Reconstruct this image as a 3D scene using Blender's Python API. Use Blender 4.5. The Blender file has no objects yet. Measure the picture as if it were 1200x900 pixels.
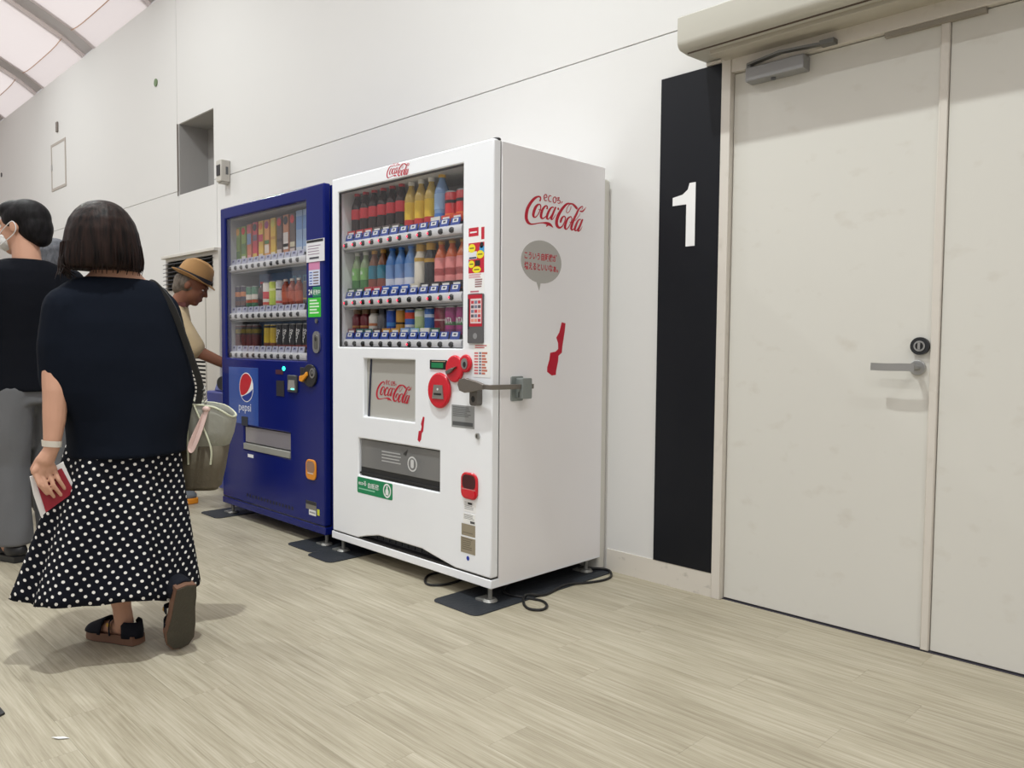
import bpy, bmesh, math, random
from mathutils import Vector, Matrix
from mathutils.noise import noise as pnoise

random.seed(7)
SC = bpy.context.scene
COL = SC.collection

# ------------------------------------------------------------------ camera
CAM_H = 1.04
cam_d = bpy.data.cameras.new('camera')
cam = bpy.data.objects.new('camera', cam_d)
COL.objects.link(cam)
_right = Vector((0.7080665, 0.7060959, 0.0083975))
_down = Vector((0.0415233, -0.0297619, -0.9986942))
_fwd = Vector((-0.7049239, 0.7074905, -0.0503928))
cam.matrix_world = Matrix((
    (_right.x, -_down.x, -_fwd.x, 0.0),
    (_right.y, -_down.y, -_fwd.y, 0.0),
    (_right.z, -_down.z, -_fwd.z, CAM_H),
    (0, 0, 0, 1)))
cam_d.sensor_width = 36.0
cam_d.lens = 920.2 / 1200.0 * 36.0
cam_d.clip_start = 0.05
SC.camera = cam

# ------------------------------------------------------------------ world, lamps, exposure
world = bpy.data.worlds.new('hall_light')
SC.world = world
world.use_nodes = True
bg = world.node_tree.nodes['Background']
bg.inputs[0].default_value = (1.0, 0.965, 0.965, 1)
bg.inputs[1].default_value = 0.50

def hall_lamp(loc, power, size=0.13, color=(0.95, 1.0, 0.985), spread=180):
    l = bpy.data.lights.new('hall_lamp', 'AREA')
    l.shape = 'DISK'
    l.size = size
    l.energy = power
    l.color = color
    l.spread = math.radians(spread)
    o = bpy.data.objects.new('hall_lamp', l)
    o.location = loc
    COL.objects.link(o)
    return o

hall_lamp((-2.1, 0.86, 5.0), 72, spread=136)
hall_lamp((-6.0, 0.86, 5.0), 56, spread=150)
hall_lamp((-9.8, 0.86, 5.0), 62, spread=160)
hall_lamp((1.9, 0.86, 5.0), 32, spread=136)
for _x in (-9.0, -5.2, -1.6, 2.2):
    hall_lamp((_x, -2.2, 5.6), 40)

# sun lamp added to brighten the translucent tent roof from above
sun_d = bpy.data.lights.new('roof_daylight_fill', 'SUN')
sun_d.energy = 1.3
sun_d.angle = math.radians(20)
sun_d.color = (1.0, 0.955, 0.94)
sun = bpy.data.objects.new('roof_daylight_fill', sun_d)
COL.objects.link(sun)
sun.rotation_euler = (math.radians(-8), 0, 0)

SC.view_settings.view_transform = 'Standard'
SC.view_settings.look = 'None'
SC.view_settings.gamma = 1.0
SC.view_settings.use_curve_mapping = False
SC.view_settings.exposure = 0.08

# ------------------------------------------------------------------ materials
def lin(c):
    return tuple(((v / 255.0) / 12.92) if v / 255.0 <= 0.04045 else (((v / 255.0) + 0.055) / 1.055) ** 2.4 for v in c)

_M = {}
def mat(name, rgb=(200, 200, 200), rough=0.5, metal=0.0, spec=0.5, coat=0.0, alpha=1.0, emit=0.0,
        var=0.0, vscale=(6, 6, 6), bump=0.0, bscale=80.0, dirt=None, trans=0.0):
    if name in _M:
        return _M[name]
    m = bpy.data.materials.new(name)
    m.use_nodes = True
    nt = m.node_tree
    b = nt.nodes['Principled BSDF']
    c = lin(rgb)
    b.inputs['Base Color'].default_value = (*c, 1)
    b.inputs['Roughness'].default_value = rough
    b.inputs['Metallic'].default_value = metal
    b.inputs['Specular IOR Level'].default_value = spec
    b.inputs['Coat Weight'].default_value = coat
    b.inputs['Coat Roughness'].default_value = 0.06
    b.inputs['Alpha'].default_value = alpha
    b.inputs['Transmission Weight'].default_value = trans
    if emit:
        b.inputs['Emission Color'].default_value = (*c, 1)
        b.inputs['Emission Strength'].default_value = emit
    if var or dirt:
        tc = nt.nodes.new('ShaderNodeTexCoord')
        mp = nt.nodes.new('ShaderNodeMapping')
        mp.inputs['Scale'].default_value = vscale
        nt.links.new(tc.outputs['Object'], mp.inputs[0])
        n = nt.nodes.new('ShaderNodeTexNoise')
        n.inputs['Scale'].default_value = 1.0
        n.inputs['Detail'].default_value = 5.0
        nt.links.new(mp.outputs[0], n.inputs['Vector'])
        mx = nt.nodes.new('ShaderNodeMix')
        mx.data_type = 'RGBA'
        if dirt:
            rp = nt.nodes.new('ShaderNodeValToRGB')
            rp.color_ramp.elements[0].position = 0.60
            rp.color_ramp.elements[1].position = 0.78
            nt.links.new(n.outputs[0], rp.inputs[0])
            nt.links.new(rp.outputs[0], mx.inputs['Factor'])
            mx.inputs['A'].default_value = (*c, 1)
            mx.inputs['B'].default_value = (*lin(dirt), 1)
        else:
            nt.links.new(n.outputs[0], mx.inputs['Factor'])
            mx.inputs['A'].default_value = (*[v * (1 - var) for v in c], 1)
            mx.inputs['B'].default_value = (*[min(1, v * (1 + var)) for v in c], 1)
        nt.links.new(mx.outputs['Result'], b.inputs['Base Color'])
    if bump:
        tc = nt.nodes.new('ShaderNodeTexCoord')
        n = nt.nodes.new('ShaderNodeTexNoise')
        n.inputs['Scale'].default_value = bscale
        n.inputs['Detail'].default_value = 4.0
        nt.links.new(tc.outputs['Object'], n.inputs['Vector'])
        bp = nt.nodes.new('ShaderNodeBump')
        bp.inputs['Strength'].default_value = bump
        bp.inputs['Distance'].default_value = 0.01
        nt.links.new(n.outputs[0], bp.inputs['Height'])
        nt.links.new(bp.outputs[0], b.inputs['Normal'])
    _M[name] = m
    return m

def flat(rgb, rough=0.45, **k):
    return mat('print_%d_%d_%d_%d' % (*rgb, int(rough * 100)), rgb, rough, **k)

def glass_mat(name, tint, refl=0.9):
    m = bpy.data.materials.new(name)
    m.use_nodes = True
    nt = m.node_tree
    nt.nodes.remove(nt.nodes['Principled BSDF'])
    out = nt.nodes['Material Output']
    t = nt.nodes.new('ShaderNodeBsdfTransparent')
    t.inputs[0].default_value = (*tint, 1)
    g = nt.nodes.new('ShaderNodeBsdfGlossy')
    g.inputs['Roughness'].default_value = 0.03
    g.inputs[0].default_value = (refl, refl, refl, 1)
    lw = nt.nodes.new('ShaderNodeLayerWeight')
    lw.inputs['Blend'].default_value = 0.5
    pw = nt.nodes.new('ShaderNodeMath'); pw.operation = 'POWER'; pw.inputs[1].default_value = 4.0
    nt.links.new(lw.outputs['Facing'], pw.inputs[0])
    f = nt.nodes.new('ShaderNodeMath'); f.operation = 'MULTIPLY_ADD'; f.inputs[1].default_value = 0.9; f.inputs[2].default_value = 0.03
    nt.links.new(pw.outputs[0], f.inputs[0])
    mx = nt.nodes.new('ShaderNodeMixShader')
    nt.links.new(f.outputs[0], mx.inputs[0])
    nt.links.new(t.outputs[0], mx.inputs[1])
    nt.links.new(g.outputs[0], mx.inputs[2])
    nt.links.new(mx.outputs[0], out.inputs[0])
    return m

def wood_mat():
    m = bpy.data.materials.new('streaked_vinyl_plank')
    m.use_nodes = True
    nt = m.node_tree
    b = nt.nodes['Principled BSDF']
    b.inputs['Roughness'].default_value = 0.42
    b.inputs['Specular IOR Level'].default_value = 0.35
    tc = nt.nodes.new('ShaderNodeTexCoord')
    oi = nt.nodes.new('ShaderNodeObjectInfo')
    ml = nt.nodes.new('ShaderNodeMath'); ml.operation = 'MULTIPLY'; ml.inputs[1].default_value = 57.0
    nt.links.new(oi.outputs['Random'], ml.inputs[0])
    ad = nt.nodes.new('ShaderNodeVectorMath'); ad.operation = 'ADD'
    nt.links.new(tc.outputs['Object'], ad.inputs[0])
    nt.links.new(ml.outputs[0], ad.inputs[1])
    def nz(scale, detail, rough):
        mp = nt.nodes.new('ShaderNodeMapping'); mp.inputs['Scale'].default_value = scale
        nt.links.new(ad.outputs[0], mp.inputs[0])
        n = nt.nodes.new('ShaderNodeTexNoise'); n.inputs['Scale'].default_value = 1.0
        n.inputs['Detail'].default_value = detail; n.inputs['Roughness'].default_value = rough
        nt.links.new(mp.outputs[0], n.inputs['Vector'])
        return n.outputs[0]
    n1 = nz((3.2, 80, 1), 4, 0.6)
    n2 = nz((6.0, 240, 1), 3, 0.62)
    n3 = nz((1.4, 7, 1), 2, 0.5)
    def mix(a, bb, f):
        x = nt.nodes.new('ShaderNodeMix'); x.data_type = 'FLOAT'; x.inputs['Factor'].default_value = f
        nt.links.new(a, x.inputs['A']); nt.links.new(bb, x.inputs['B'])
        return x.outputs['Result']
    h = mix(mix(n1, n2, 0.45), n3, 0.24)
    rp = nt.nodes.new('ShaderNodeValToRGB')
    e = rp.color_ramp.elements
    e[0].position = 0.30; e[0].color = (*lin((130, 121, 102)), 1)
    e[1].position = 0.70; e[1].color = (*lin((194, 187, 169)), 1)
    k = e.new(0.5); k.color = (*lin((167, 159, 139)), 1)
    nt.links.new(h, rp.inputs[0])
    hs = nt.nodes.new('ShaderNodeHueSaturation')
    mr = nt.nodes.new('ShaderNodeMapRange')
    mr.inputs['To Min'].default_value = 0.975; mr.inputs['To Max'].default_value = 1.025
    nt.links.new(oi.outputs['Random'], mr.inputs['Value'])
    nt.links.new(mr.outputs[0], hs.inputs['Value'])
    nt.links.new(rp.outputs[0], hs.inputs['Color'])
    nt.links.new(hs.outputs[0], b.inputs['Base Color'])
    bp = nt.nodes.new('ShaderNodeBump'); bp.inputs['Strength'].default_value = 0.12; bp.inputs['Distance'].default_value = 0.003
    nt.links.new(h, bp.inputs['Height']); nt.links.new(bp.outputs[0], b.inputs['Normal'])
    return m

def dots_mat():
    m = bpy.data.materials.new('navy_polka_dot_cloth')
    m.use_nodes = True
    nt = m.node_tree
    b = nt.nodes['Principled BSDF']
    b.inputs['Roughness'].default_value = 0.85
    b.inputs['Specular IOR Level'].default_value = 0.1
    uv = nt.nodes.new('ShaderNodeUVMap')
    sx = nt.nodes.new('ShaderNodeSeparateXYZ')
    nt.links.new(uv.outputs[0], sx.inputs[0])
    def op(o, a, bv=None, c=None):
        n = nt.nodes.new('ShaderNodeMath'); n.operation = o
        for i, v in enumerate((a, bv, c)):
            if v is None: continue
            if isinstance(v, (int, float)): n.inputs[i].default_value = v
            else: nt.links.new(v, n.inputs[i])
        return n.outputs[0]
    P = 0.039
    u = op('ADD', op('DIVIDE', sx.outputs[0], P), op('MULTIPLY', op('DIVIDE', sx.outputs[1], P), 0.25))
    v = op('ADD', op('DIVIDE', sx.outputs[1], P), op('MULTIPLY', op('DIVIDE', sx.outputs[0], P), -0.25))
    def lattice(du, dv):
        a = op('SUBTRACT', op('FRACT', op('ADD', u, du)), 0.5)
        c = op('SUBTRACT', op('FRACT', op('ADD', v, dv)), 0.5)
        return op('LESS_THAN', op('ADD', op('MULTIPLY', a, a), op('MULTIPLY', c, c)), 0.138 ** 2)
    f = op('MAXIMUM', lattice(100, 100), lattice(100.5, 100.5))
    mx = nt.nodes.new('ShaderNodeMix'); mx.data_type = 'RGBA'
    mx.inputs['A'].default_value = (*lin((20, 22, 30)), 1)
    mx.inputs['B'].default_value = (*lin((228, 226, 222)), 1)
    nt.links.new(f, mx.inputs['Factor'])
    nt.links.new(mx.outputs['Result'], b.inputs['Base Color'])
    return m

# ------------------------------------------------------------------ mesh builder
LOC = {}

def catmull(pts, n=6, closed=False):
    pts = [Vector(p) for p in pts]
    out = []
    N = len(pts)
    for i in range(N if closed else N - 1):
        if closed:
            p0, p1, p2, p3 = pts[i - 1], pts[i], pts[(i + 1) % N], pts[(i + 2) % N]
        else:
            p0, p1, p2, p3 = pts[max(i - 1, 0)], pts[i], pts[i + 1], pts[min(i + 2, N - 1)]
        for k in range(n):
            t = k / n
            out.append(0.5 * ((2 * p1) + (p2 - p0) * t + (2 * p0 - 5 * p1 + 4 * p2 - p3) * t * t + (3 * p1 - p0 - 3 * p2 + p3) * t ** 3))
    if not closed:
        out.append(pts[-1])
    return out

class MB:
    def __init__(s, m=None):
        s.bm = bmesh.new()
        s.mats = []
        s.mi = 0
        if m: s.m(m)
    def m(s, material):
        if material not in s.mats:
            s.mats.append(material)
        s.mi = s.mats.index(material)
        return s
    def v(s, co):
        return s.bm.verts.new(co)
    def f(s, vs):
        try:
            fc = s.bm.faces.new(vs)
            fc.material_index = s.mi
            return fc
        except ValueError:
            return None
    def poly(s, cos):
        return s.f([s.v(c) for c in cos])
    def box(s, x0, x1, y0, y1, z0, z1):
        x0, x1 = min(x0, x1), max(x0, x1); y0, y1 = min(y0, y1), max(y0, y1); z0, z1 = min(z0, z1), max(z0, z1)
        p = [s.v(c) for c in ((x0, y0, z0), (x1, y0, z0), (x1, y1, z0), (x0, y1, z0), (x0, y0, z1), (x1, y0, z1), (x1, y1, z1), (x0, y1, z1))]
        for q in ((3, 2, 1, 0), (4, 5, 6, 7), (0, 1, 5, 4), (1, 2, 6, 5), (2, 3, 7, 6), (3, 0, 4, 7)):
            s.f([p[i] for i in q])
        return s
    def obox(s, c, ax, ay, az):
        """box about c with half-axis vectors"""
        c, ax, ay, az = Vector(c), Vector(ax), Vector(ay), Vector(az)
        p = [s.v(c + i * ax + j * ay + k * az) for k in (-1, 1) for i, j in ((-1, -1), (1, -1), (1, 1), (-1, 1))]
        for q in ((3, 2, 1, 0), (4, 5, 6, 7), (0, 1, 5, 4), (1, 2, 6, 5), (2, 3, 7, 6), (3, 0, 4, 7)):
            s.f([p[i] for i in q])
        return s
    def loft(s, rings, cap=True, closed=True):
        R = [[s.v(c) for c in r] for r in rings]
        n = len(R[0])
        for a, b in zip(R, R[1:]):
            for i in range(n if closed else n - 1):
                s.f([a[i], a[(i + 1) % n], b[(i + 1) % n], b[i]])
        if cap:
            s.f(R[0][::-1]); s.f(R[-1])
        return s
    def cyl(s, p0, p1, r0, r1=None, n=16, cap=True):
        p0, p1 = Vector(p0), Vector(p1)
        r1 = r0 if r1 is None else r1
        d = (p1 - p0).normalized()
        a = d.orthogonal().normalized(); b = d.cross(a)
        ring = lambda p, r: [p + r * (math.cos(2 * math.pi * i / n) * a + math.sin(2 * math.pi * i / n) * b) for i in range(n)]
        return s.loft([ring(p0, r0), ring(p1, r1)], cap)
    def lathe(s, prof, c=(0, 0, 0), n=20, sq=1.0):
        c = Vector(c)
        rings = [[c + Vector((r * math.cos(2 * math.pi * i / n), r * sq * math.sin(2 * math.pi * i / n), z)) for i in range(n)] for r, z in prof]
        return s.loft(rings)
    def tube(s, path, r, n=8, smooth=6, flat=None, closed=False):
        """round (or flat=(w,t) band) sweep along path"""
        P = catmull(path, smooth, closed) if smooth else [Vector(p) for p in path]
        rings = []
        prev = None
        N = len(P)
        for i, p in enumerate(P):
            d = (P[(i + 1) % N] - P[i - 1]) if closed else (P[min(i + 1, N - 1)] - P[max(i - 1, 0)])
            d.normalize()
            if prev is None:
                a = d.cross(Vector((0, 0, 1)))
                if a.length < 1e-3: a = d.cross(Vector((0, 1, 0)))
                a.normalize()
            else:
                a = (prev - d * prev.dot(d)).normalized()
            prev = a
            b = d.cross(a)
            rr = r(i / max(1, N - 1)) if callable(r) else r
            if flat:
                w, t = flat
                rings.append([p + a * x * w + b * y * t for x, y in ((-1, -1), (1, -1), (1, 1), (-1, 1))])
            else:
                rings.append([p + rr * (math.cos(2 * math.pi * k / n) * a + math.sin(2 * math.pi * k / n) * b) for k in range(n)])
        if closed:
            rings.append([c.copy() for c in rings[0]])
            return s.loft(rings, False)
        return s.loft(rings)
    def chain(s, pts, n=14):
        """tapered capsules through (point, radius)"""
        for (p, r) in pts:
            s.ell(p, (r, r, r), n=n)
        for (p, r), (q, t) in zip(pts, pts[1:]):
            if (Vector(p) - Vector(q)).length > 1e-5:
                s.cyl(p, q, r, t, n)
        return s
    def ell(s, c, r, rot=None, n=18, cut=None):
        c = Vector(c)
        m = max(6, n // 2 + 2)
        rings = []
        for j in range(m + 1):
            th = math.pi * j / m
            rr = max(math.sin(th), 0.02)
            ring = []
            for i in range(n):
                ph = 2 * math.pi * i / n
                p = Vector((rr * math.cos(ph) * r[0], rr * math.sin(ph) * r[1], -math.cos(th) * r[2]))
                if rot: p = rot @ p
                ring.append(c + p)
            rings.append(ring)
        return s.loft(rings)
    def prism(s, poly, fn, d0, d1):
        """2-D outline (u,v) raised between offsets d0 and d1 through fn(u,v,d)"""
        a = [s.v(fn(u, v, d0)) for u, v in poly]
        b = [s.v(fn(u, v, d1)) for u, v in poly]
        s.f(b); s.f(a[::-1])
        n = len(poly)
        for i in range(n):
            s.f([a[i], a[(i + 1) % n], b[(i + 1) % n], b[i]])
        return s
    def rect(s, u0, v0, u1, v1, fn, d0, d1):
        return s.prism([(u0, v0), (u1, v0), (u1, v1), (u0, v1)], fn, d0, d1)
    def disc(s, u, v, ru, rv, fn, d0, d1, n=28):
        return s.prism([(u + ru * math.cos(2 * math.pi * i / n), v + rv * math.sin(2 * math.pi * i / n)) for i in range(n)], fn, d0, d1)
    def rrect(s, u0, v0, u1, v1, r, fn, d0, d1, k=5):
        pts = []
        for cx, cy, a0 in ((u1 - r, v0 + r, -90), (u1 - r, v1 - r, 0), (u0 + r, v1 - r, 90), (u0 + r, v0 + r, 180)):
            for i in range(k + 1):
                a = math.radians(a0 + 90 * i / k)
                pts.append((cx + r * math.cos(a), cy + r * math.sin(a)))
        return s.prism(pts, fn, d0, d1)
    def ribbon(s, stroke, fn, d, amap=None):
        """flat brush stroke: points (x,y,w)"""
        P = catmull([Vector(p) for p in stroke], 7)
        L, R = [], []
        for i, p in enumerate(P):
            t = P[min(i + 1, len(P) - 1)] - P[max(i - 1, 0)]
            t = Vector((t.x, t.y)); t.normalize()
            nn = Vector((-t.y, t.x)) * (max(p.z, 2) / 2)
            for arr, q in ((L, Vector((p.x, p.y)) + nn), (R, Vector((p.x, p.y)) - nn)):
                q = amap(q) if amap else q
                arr.append(s.v(fn(q[0], q[1], d)))
        for i in range(len(P) - 1):
            s.f([L[i], R[i], R[i + 1], L[i + 1]])
        return s
    def plate(s, x0, x1, z0, z1, holes, y0, y1):
        """slab in the XZ plane from y0 (front) to y1 with rectangular holes (hx0,hx1,hz0,hz1)"""
        xs = sorted({x0, x1, *[min(max(h[i], x0), x1) for h in holes for i in (0, 1)]})
        zs = sorted({z0, z1, *[min(max(h[i], z0), z1) for h in holes for i in (2, 3)]})
        nx, nz = len(xs) - 1, len(zs) - 1
        full = lambda i, k: 0 <= i < nx and 0 <= k < nz and not any(
            h[0] - 1e-6 <= xs[i] and xs[i + 1] <= h[1] + 1e-6 and h[2] - 1e-6 <= zs[k] and zs[k + 1] <= h[3] + 1e-6 for h in holes)
        V = {}
        def vt(i, j, k):
            if (i, j, k) not in V:
                V[(i, j, k)] = s.v((xs[i], (y0, y1)[j], zs[k]))
            return V[(i, j, k)]
        for i in range(nx):
            for k in range(nz):
                if not full(i, k): continue
                s.f([vt(i, 0, k), vt(i + 1, 0, k), vt(i + 1, 0, k + 1), vt(i, 0, k + 1)])
                s.f([vt(i, 1, k + 1), vt(i + 1, 1, k + 1), vt(i + 1, 1, k), vt(i, 1, k)])
                if not full(i - 1, k): s.f([vt(i, 0, k + 1), vt(i, 1, k + 1), vt(i, 1, k), vt(i, 0, k)])
                if not full(i + 1, k): s.f([vt(i + 1, 0, k), vt(i + 1, 1, k), vt(i + 1, 1, k + 1), vt(i + 1, 0, k + 1)])
                if not full(i, k - 1): s.f([vt(i, 0, k), vt(i, 1, k), vt(i + 1, 1, k), vt(i + 1, 0, k)])
                if not full(i, k + 1): s.f([vt(i + 1, 0, k + 1), vt(i + 1, 1, k + 1), vt(i, 1, k + 1), vt(i, 0, k + 1)])
        return s
    def text(s, body, u, v, width, fn, d, height=None, bold=0.0, rot=0.0, slant=0.0):
        """flat lettering centred at (u,v), fitted to width (and height)"""
        c = bpy.data.curves.new('t', 'FONT')
        c.body = body
        c.offset = bold
        c.resolution_u = 3
        o = bpy.data.objects.new('t', c)
        COL.objects.link(o)
        bpy.context.view_layer.update()
        me = bpy.data.meshes.new_from_object(o.evaluated_get(bpy.context.evaluated_depsgraph_get()))
        bpy.data.objects.remove(o)
        xs = [q.co.x for q in me.vertices]; ys = [q.co.y for q in me.vertices]
        mx, my = (min(xs) + max(xs)) / 2, (min(ys) + max(ys)) / 2
        k = width / (max(xs) - min(xs))
        ky = height / (max(ys) - min(ys)) if height else k
        cr, sr = math.cos(rot), math.sin(rot)
        vs = []
        for q in me.vertices:
            a, b = (q.co.x - mx) * k, (q.co.y - my) * ky
            a += slant * b
            vs.append(s.v(fn(u + a * cr - b * sr, v + a * sr + b * cr, d)))
        for p in me.polygons:
            s.f([vs[i] for i in p.vertices])
        bpy.data.meshes.remove(me)
        bpy.data.curves.remove(c)
        return s
    def mesh(s, name, sharp=35):
        me = bpy.data.meshes.new(name)
        bmesh.ops.recalc_face_normals(s.bm, faces=s.bm.faces) if len(s.bm.faces) < 60000 else None
        s.bm.to_mesh(me)
        s.bm.free()
        for q in s.mats: me.materials.append(q)
        me.polygons.foreach_set('use_smooth', [True] * len(me.polygons))
        me.set_sharp_from_angle(angle=math.radians(sharp))
        return me
    def build(s, name, parent=None, bev=0.0, seg=2, sharp=35):
        o = bpy.data.objects.new(name, s.mesh(name, sharp))
        COL.objects.link(o)
        if bev:
            b = o.modifiers.new('bevel', 'BEVEL')
            b.width = bev; b.segments = seg; b.limit_method = 'ANGLE'; b.angle_limit = math.radians(40)
            b.use_clamp_overlap = True
        attach(o, parent)
        return o

def weld(mb, z):
    """drop the inner faces where two slabs meet at height z and merge them"""
    bad = [f for f in mb.bm.faces if all(abs(v.co.z - z) < 1e-5 for v in f.verts)]
    bmesh.ops.delete(mb.bm, geom=bad, context='FACES_ONLY')
    bmesh.ops.remove_doubles(mb.bm, verts=mb.bm.verts, dist=1e-5)

def attach(o, parent):
    if parent is not None:
        o.parent = parent
        o.location = -LOC.get(parent.name, Vector((0, 0, 0)))
    return o

def tag(o, label, cat, group=None):
    o['label'] = label
    o['category'] = cat
    if group: o['group'] = group
    return o

def struct(o):
    o['kind'] = 'structure'
    return o

def thing(name, label, cat, loc=(0, 0, 0), group=None):
    o = bpy.data.objects.new(name, None)
    COL.objects.link(o)
    o.location = loc
    o.empty_display_size = 0.05
    LOC[o.name] = Vector(loc)
    return tag(o, label, cat, group)

def frame(name, loc=(0, 0, 0)):
    o = bpy.data.objects.new(name, None)
    COL.objects.link(o)
    o.location = loc
    LOC[o.name] = Vector(loc)
    return struct(o)

def remesh(mb, name, parent, voxel, smooth=6, material=None):
    """fuse overlapping closed volumes into one continuous skin"""
    me = bpy.data.meshes.new(name)
    bmesh.ops.recalc_face_normals(mb.bm, faces=mb.bm.faces)
    mb.bm.to_mesh(me); mb.bm.free()
    o = bpy.data.objects.new(name, me)
    COL.objects.link(o)
    r = o.modifiers.new('r', 'REMESH'); r.mode = 'VOXEL'; r.voxel_size = voxel
    if smooth:
        sm = o.modifiers.new('s', 'SMOOTH'); sm.iterations = smooth; sm.factor = 0.5
    bpy.context.view_layer.update()
    m2 = bpy.data.meshes.new_from_object(o.evaluated_get(bpy.context.evaluated_depsgraph_get()))
    o.modifiers.clear()
    o.data = m2
    bpy.data.meshes.remove(me)
    m2.materials.clear()
    if material: m2.materials.append(material)
    m2.polygons.foreach_set('use_smooth', [True] * len(m2.polygons))
    o.name = name
    return attach(o, parent)

# ------------------------------------------------------------------ shared materials
WALL = mat('painted_wall_panel', (216, 215, 213), 0.55, spec=0.3, var=0.015, vscale=(.8, .8, .8))
JOINT = mat('panel_joint', (150, 138, 128), 0.8)
DOORW = mat('painted_steel_door', (213, 211, 204), 0.5, spec=0.3, dirt=(204, 200, 191), vscale=(9, 9, 13))
FRAMEW = mat('painted_door_frame', (212, 206, 197), 0.45, dirt=(200, 194, 184), vscale=(22, 22, 16))
BASEB = mat('scuffed_baseboard', (214, 208, 198), 0.5, dirt=(158, 152, 143), vscale=(14, 14, 22))
HEADER = mat('header_cover_paint', (190, 187, 176), 0.45)
BLACKP = mat('black_sign_panel', (18, 20, 26), 0.42, spec=0.25)
WHITEP = mat('white_print', (236, 236, 236), 0.5)
VWHITE = mat('white_enamel', (241, 243, 247), 0.22, spec=0.5)
VSIDE = mat('white_enamel_side', (238, 236, 238), 0.28, spec=0.5)
VBLUE = mat('blue_enamel', (14, 27, 104), 0.16, spec=0.22)
DARK = mat('dark_plastic', (26, 26, 28), 0.45)
GREYD = mat('grey_plastic', (96, 98, 100), 0.5)
STEEL = mat('brushed_steel', (176, 176, 174), 0.32, metal=0.9)
STEELD = mat('dull_steel', (128, 128, 124), 0.4, metal=0.8)
GALV = mat('galvanised_foot', (150, 150, 146), 0.45, metal=0.6)
RUBBER = mat('black_rubber_mat', (42, 45, 50), 0.55, spec=0.3, var=0.25, vscale=(9, 9, 9), bump=0.2, bscale=60)
REDP = mat('red_plastic', (206, 18, 40), 0.25, coat=0.3)
REDPRINT = mat('red_print', (188, 16, 46), 0.4)
LINER = mat('display_liner', (226, 228, 228), 0.5)
RAILW = mat('white_button_rail', (226, 226, 230), 0.3)
GLASS = glass_mat('display_glass', (0.985, 0.985, 0.985), 0.62)
CLEAR = glass_mat('flap_glass', (0.72, 0.72, 0.72))
WOOD = wood_mat()
CABLE = mat('black_cable', (20, 20, 22), 0.45)

# ================================================================== STRUCTURE
YW = 2.863
# floor: base slab plus vinyl planks laid along the wall
fl = MB(WOOD).box(-34, 4, -9, 2.90, -0.06, -0.0015).build('floor')
struct(fl)
PW, PL = 0.152, 0.914
pm = None
row = 0
y = 2.888
while y > -0.1:
    off = (row * 0.37 * PL + (0.13 if row % 3 else 0)) % PL
    x = 1.0 + off
    while x > -7.2:
        if not (x < -3.0 and y < 0.35) and not (x > 0.1 and y < 1.2):
            if pm is None:
                pm = MB(WOOD).box(-PL / 2 + .0002, PL / 2 - .0002, -PW / 2 + .0002, PW / 2 - .0002, -0.0014, 0).mesh('plank')
            p = bpy.data.objects.new('plank', pm)
            COL.objects.link(p)
            p.parent = fl
            p.location = (x - PL / 2, y - PW / 2, 0)
        x -= PL
    y -= PW
    row += 1

# back wall: backing, panels with open joints, recess
wall = struct(MB(JOINT).plate(-34, 4, 0, 4.14, [(-7.06, -6.22, 2.28, 2.99), (-1.66, -0.02, 0, 2.185)], 2.881, 2.95).build('wall_back'))
def panel(x0, x1, z0, z1, holes=()):
    MB(WALL).plate(x0, x1, z0, z1, list(holes), YW, 2.881).build('panel', wall, bev=0.0015, seg=1)
SEAM = 2.360
panel(-34, -16.42, SEAM + .002, 4.13); panel(-16.414, -7.023, SEAM + .002, 4.13)
panel(-7.017, 4, SEAM + .002, 4.13, [(-7.1, -6.30, 2.3, 2.935)])
panel(-34, -16.42, 0, SEAM - .002); panel(-16.414, -10.9, 0, SEAM - .002); panel(-10.894, -7.003, 0, SEAM - .002)
panel(-6.997, -6.255, 0, SEAM - .002, [(-7.1, -6.30, 2.323, 2.5)])
panel(-6.249, 4, 0, SEAM - .002, [(-6.4, -6.30, 2.323, 2.5), (-1.66, -0.02, -.1, 2.185)])
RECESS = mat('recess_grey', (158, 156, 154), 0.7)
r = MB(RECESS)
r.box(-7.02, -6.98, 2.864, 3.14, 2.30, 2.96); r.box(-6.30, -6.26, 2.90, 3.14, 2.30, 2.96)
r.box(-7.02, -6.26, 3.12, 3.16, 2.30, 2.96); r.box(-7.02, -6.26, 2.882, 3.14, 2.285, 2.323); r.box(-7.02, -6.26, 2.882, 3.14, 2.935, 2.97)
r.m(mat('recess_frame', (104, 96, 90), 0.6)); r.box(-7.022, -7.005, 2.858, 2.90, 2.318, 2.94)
struct(r.build('wall_recess'))

# baseboard, trunking behind the white machine
struct(MB(BASEB).box(-2.22, -1.672, 2.858, YW + .004, 0, 0.10).build('baseboard_back'))
struct(MB(BASEB).box(-34, -2.36, 2.858, YW + .004, 0, 0.10).build('baseboard_left'))
tk = MB(mat('trunking_paint', (214, 212, 204), 0.35)).box(-2.352, -2.236, 2.815, YW + .004, 0, 1.79).build('trim_1', bev=0.012, seg=3)
struct(tk)

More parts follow.
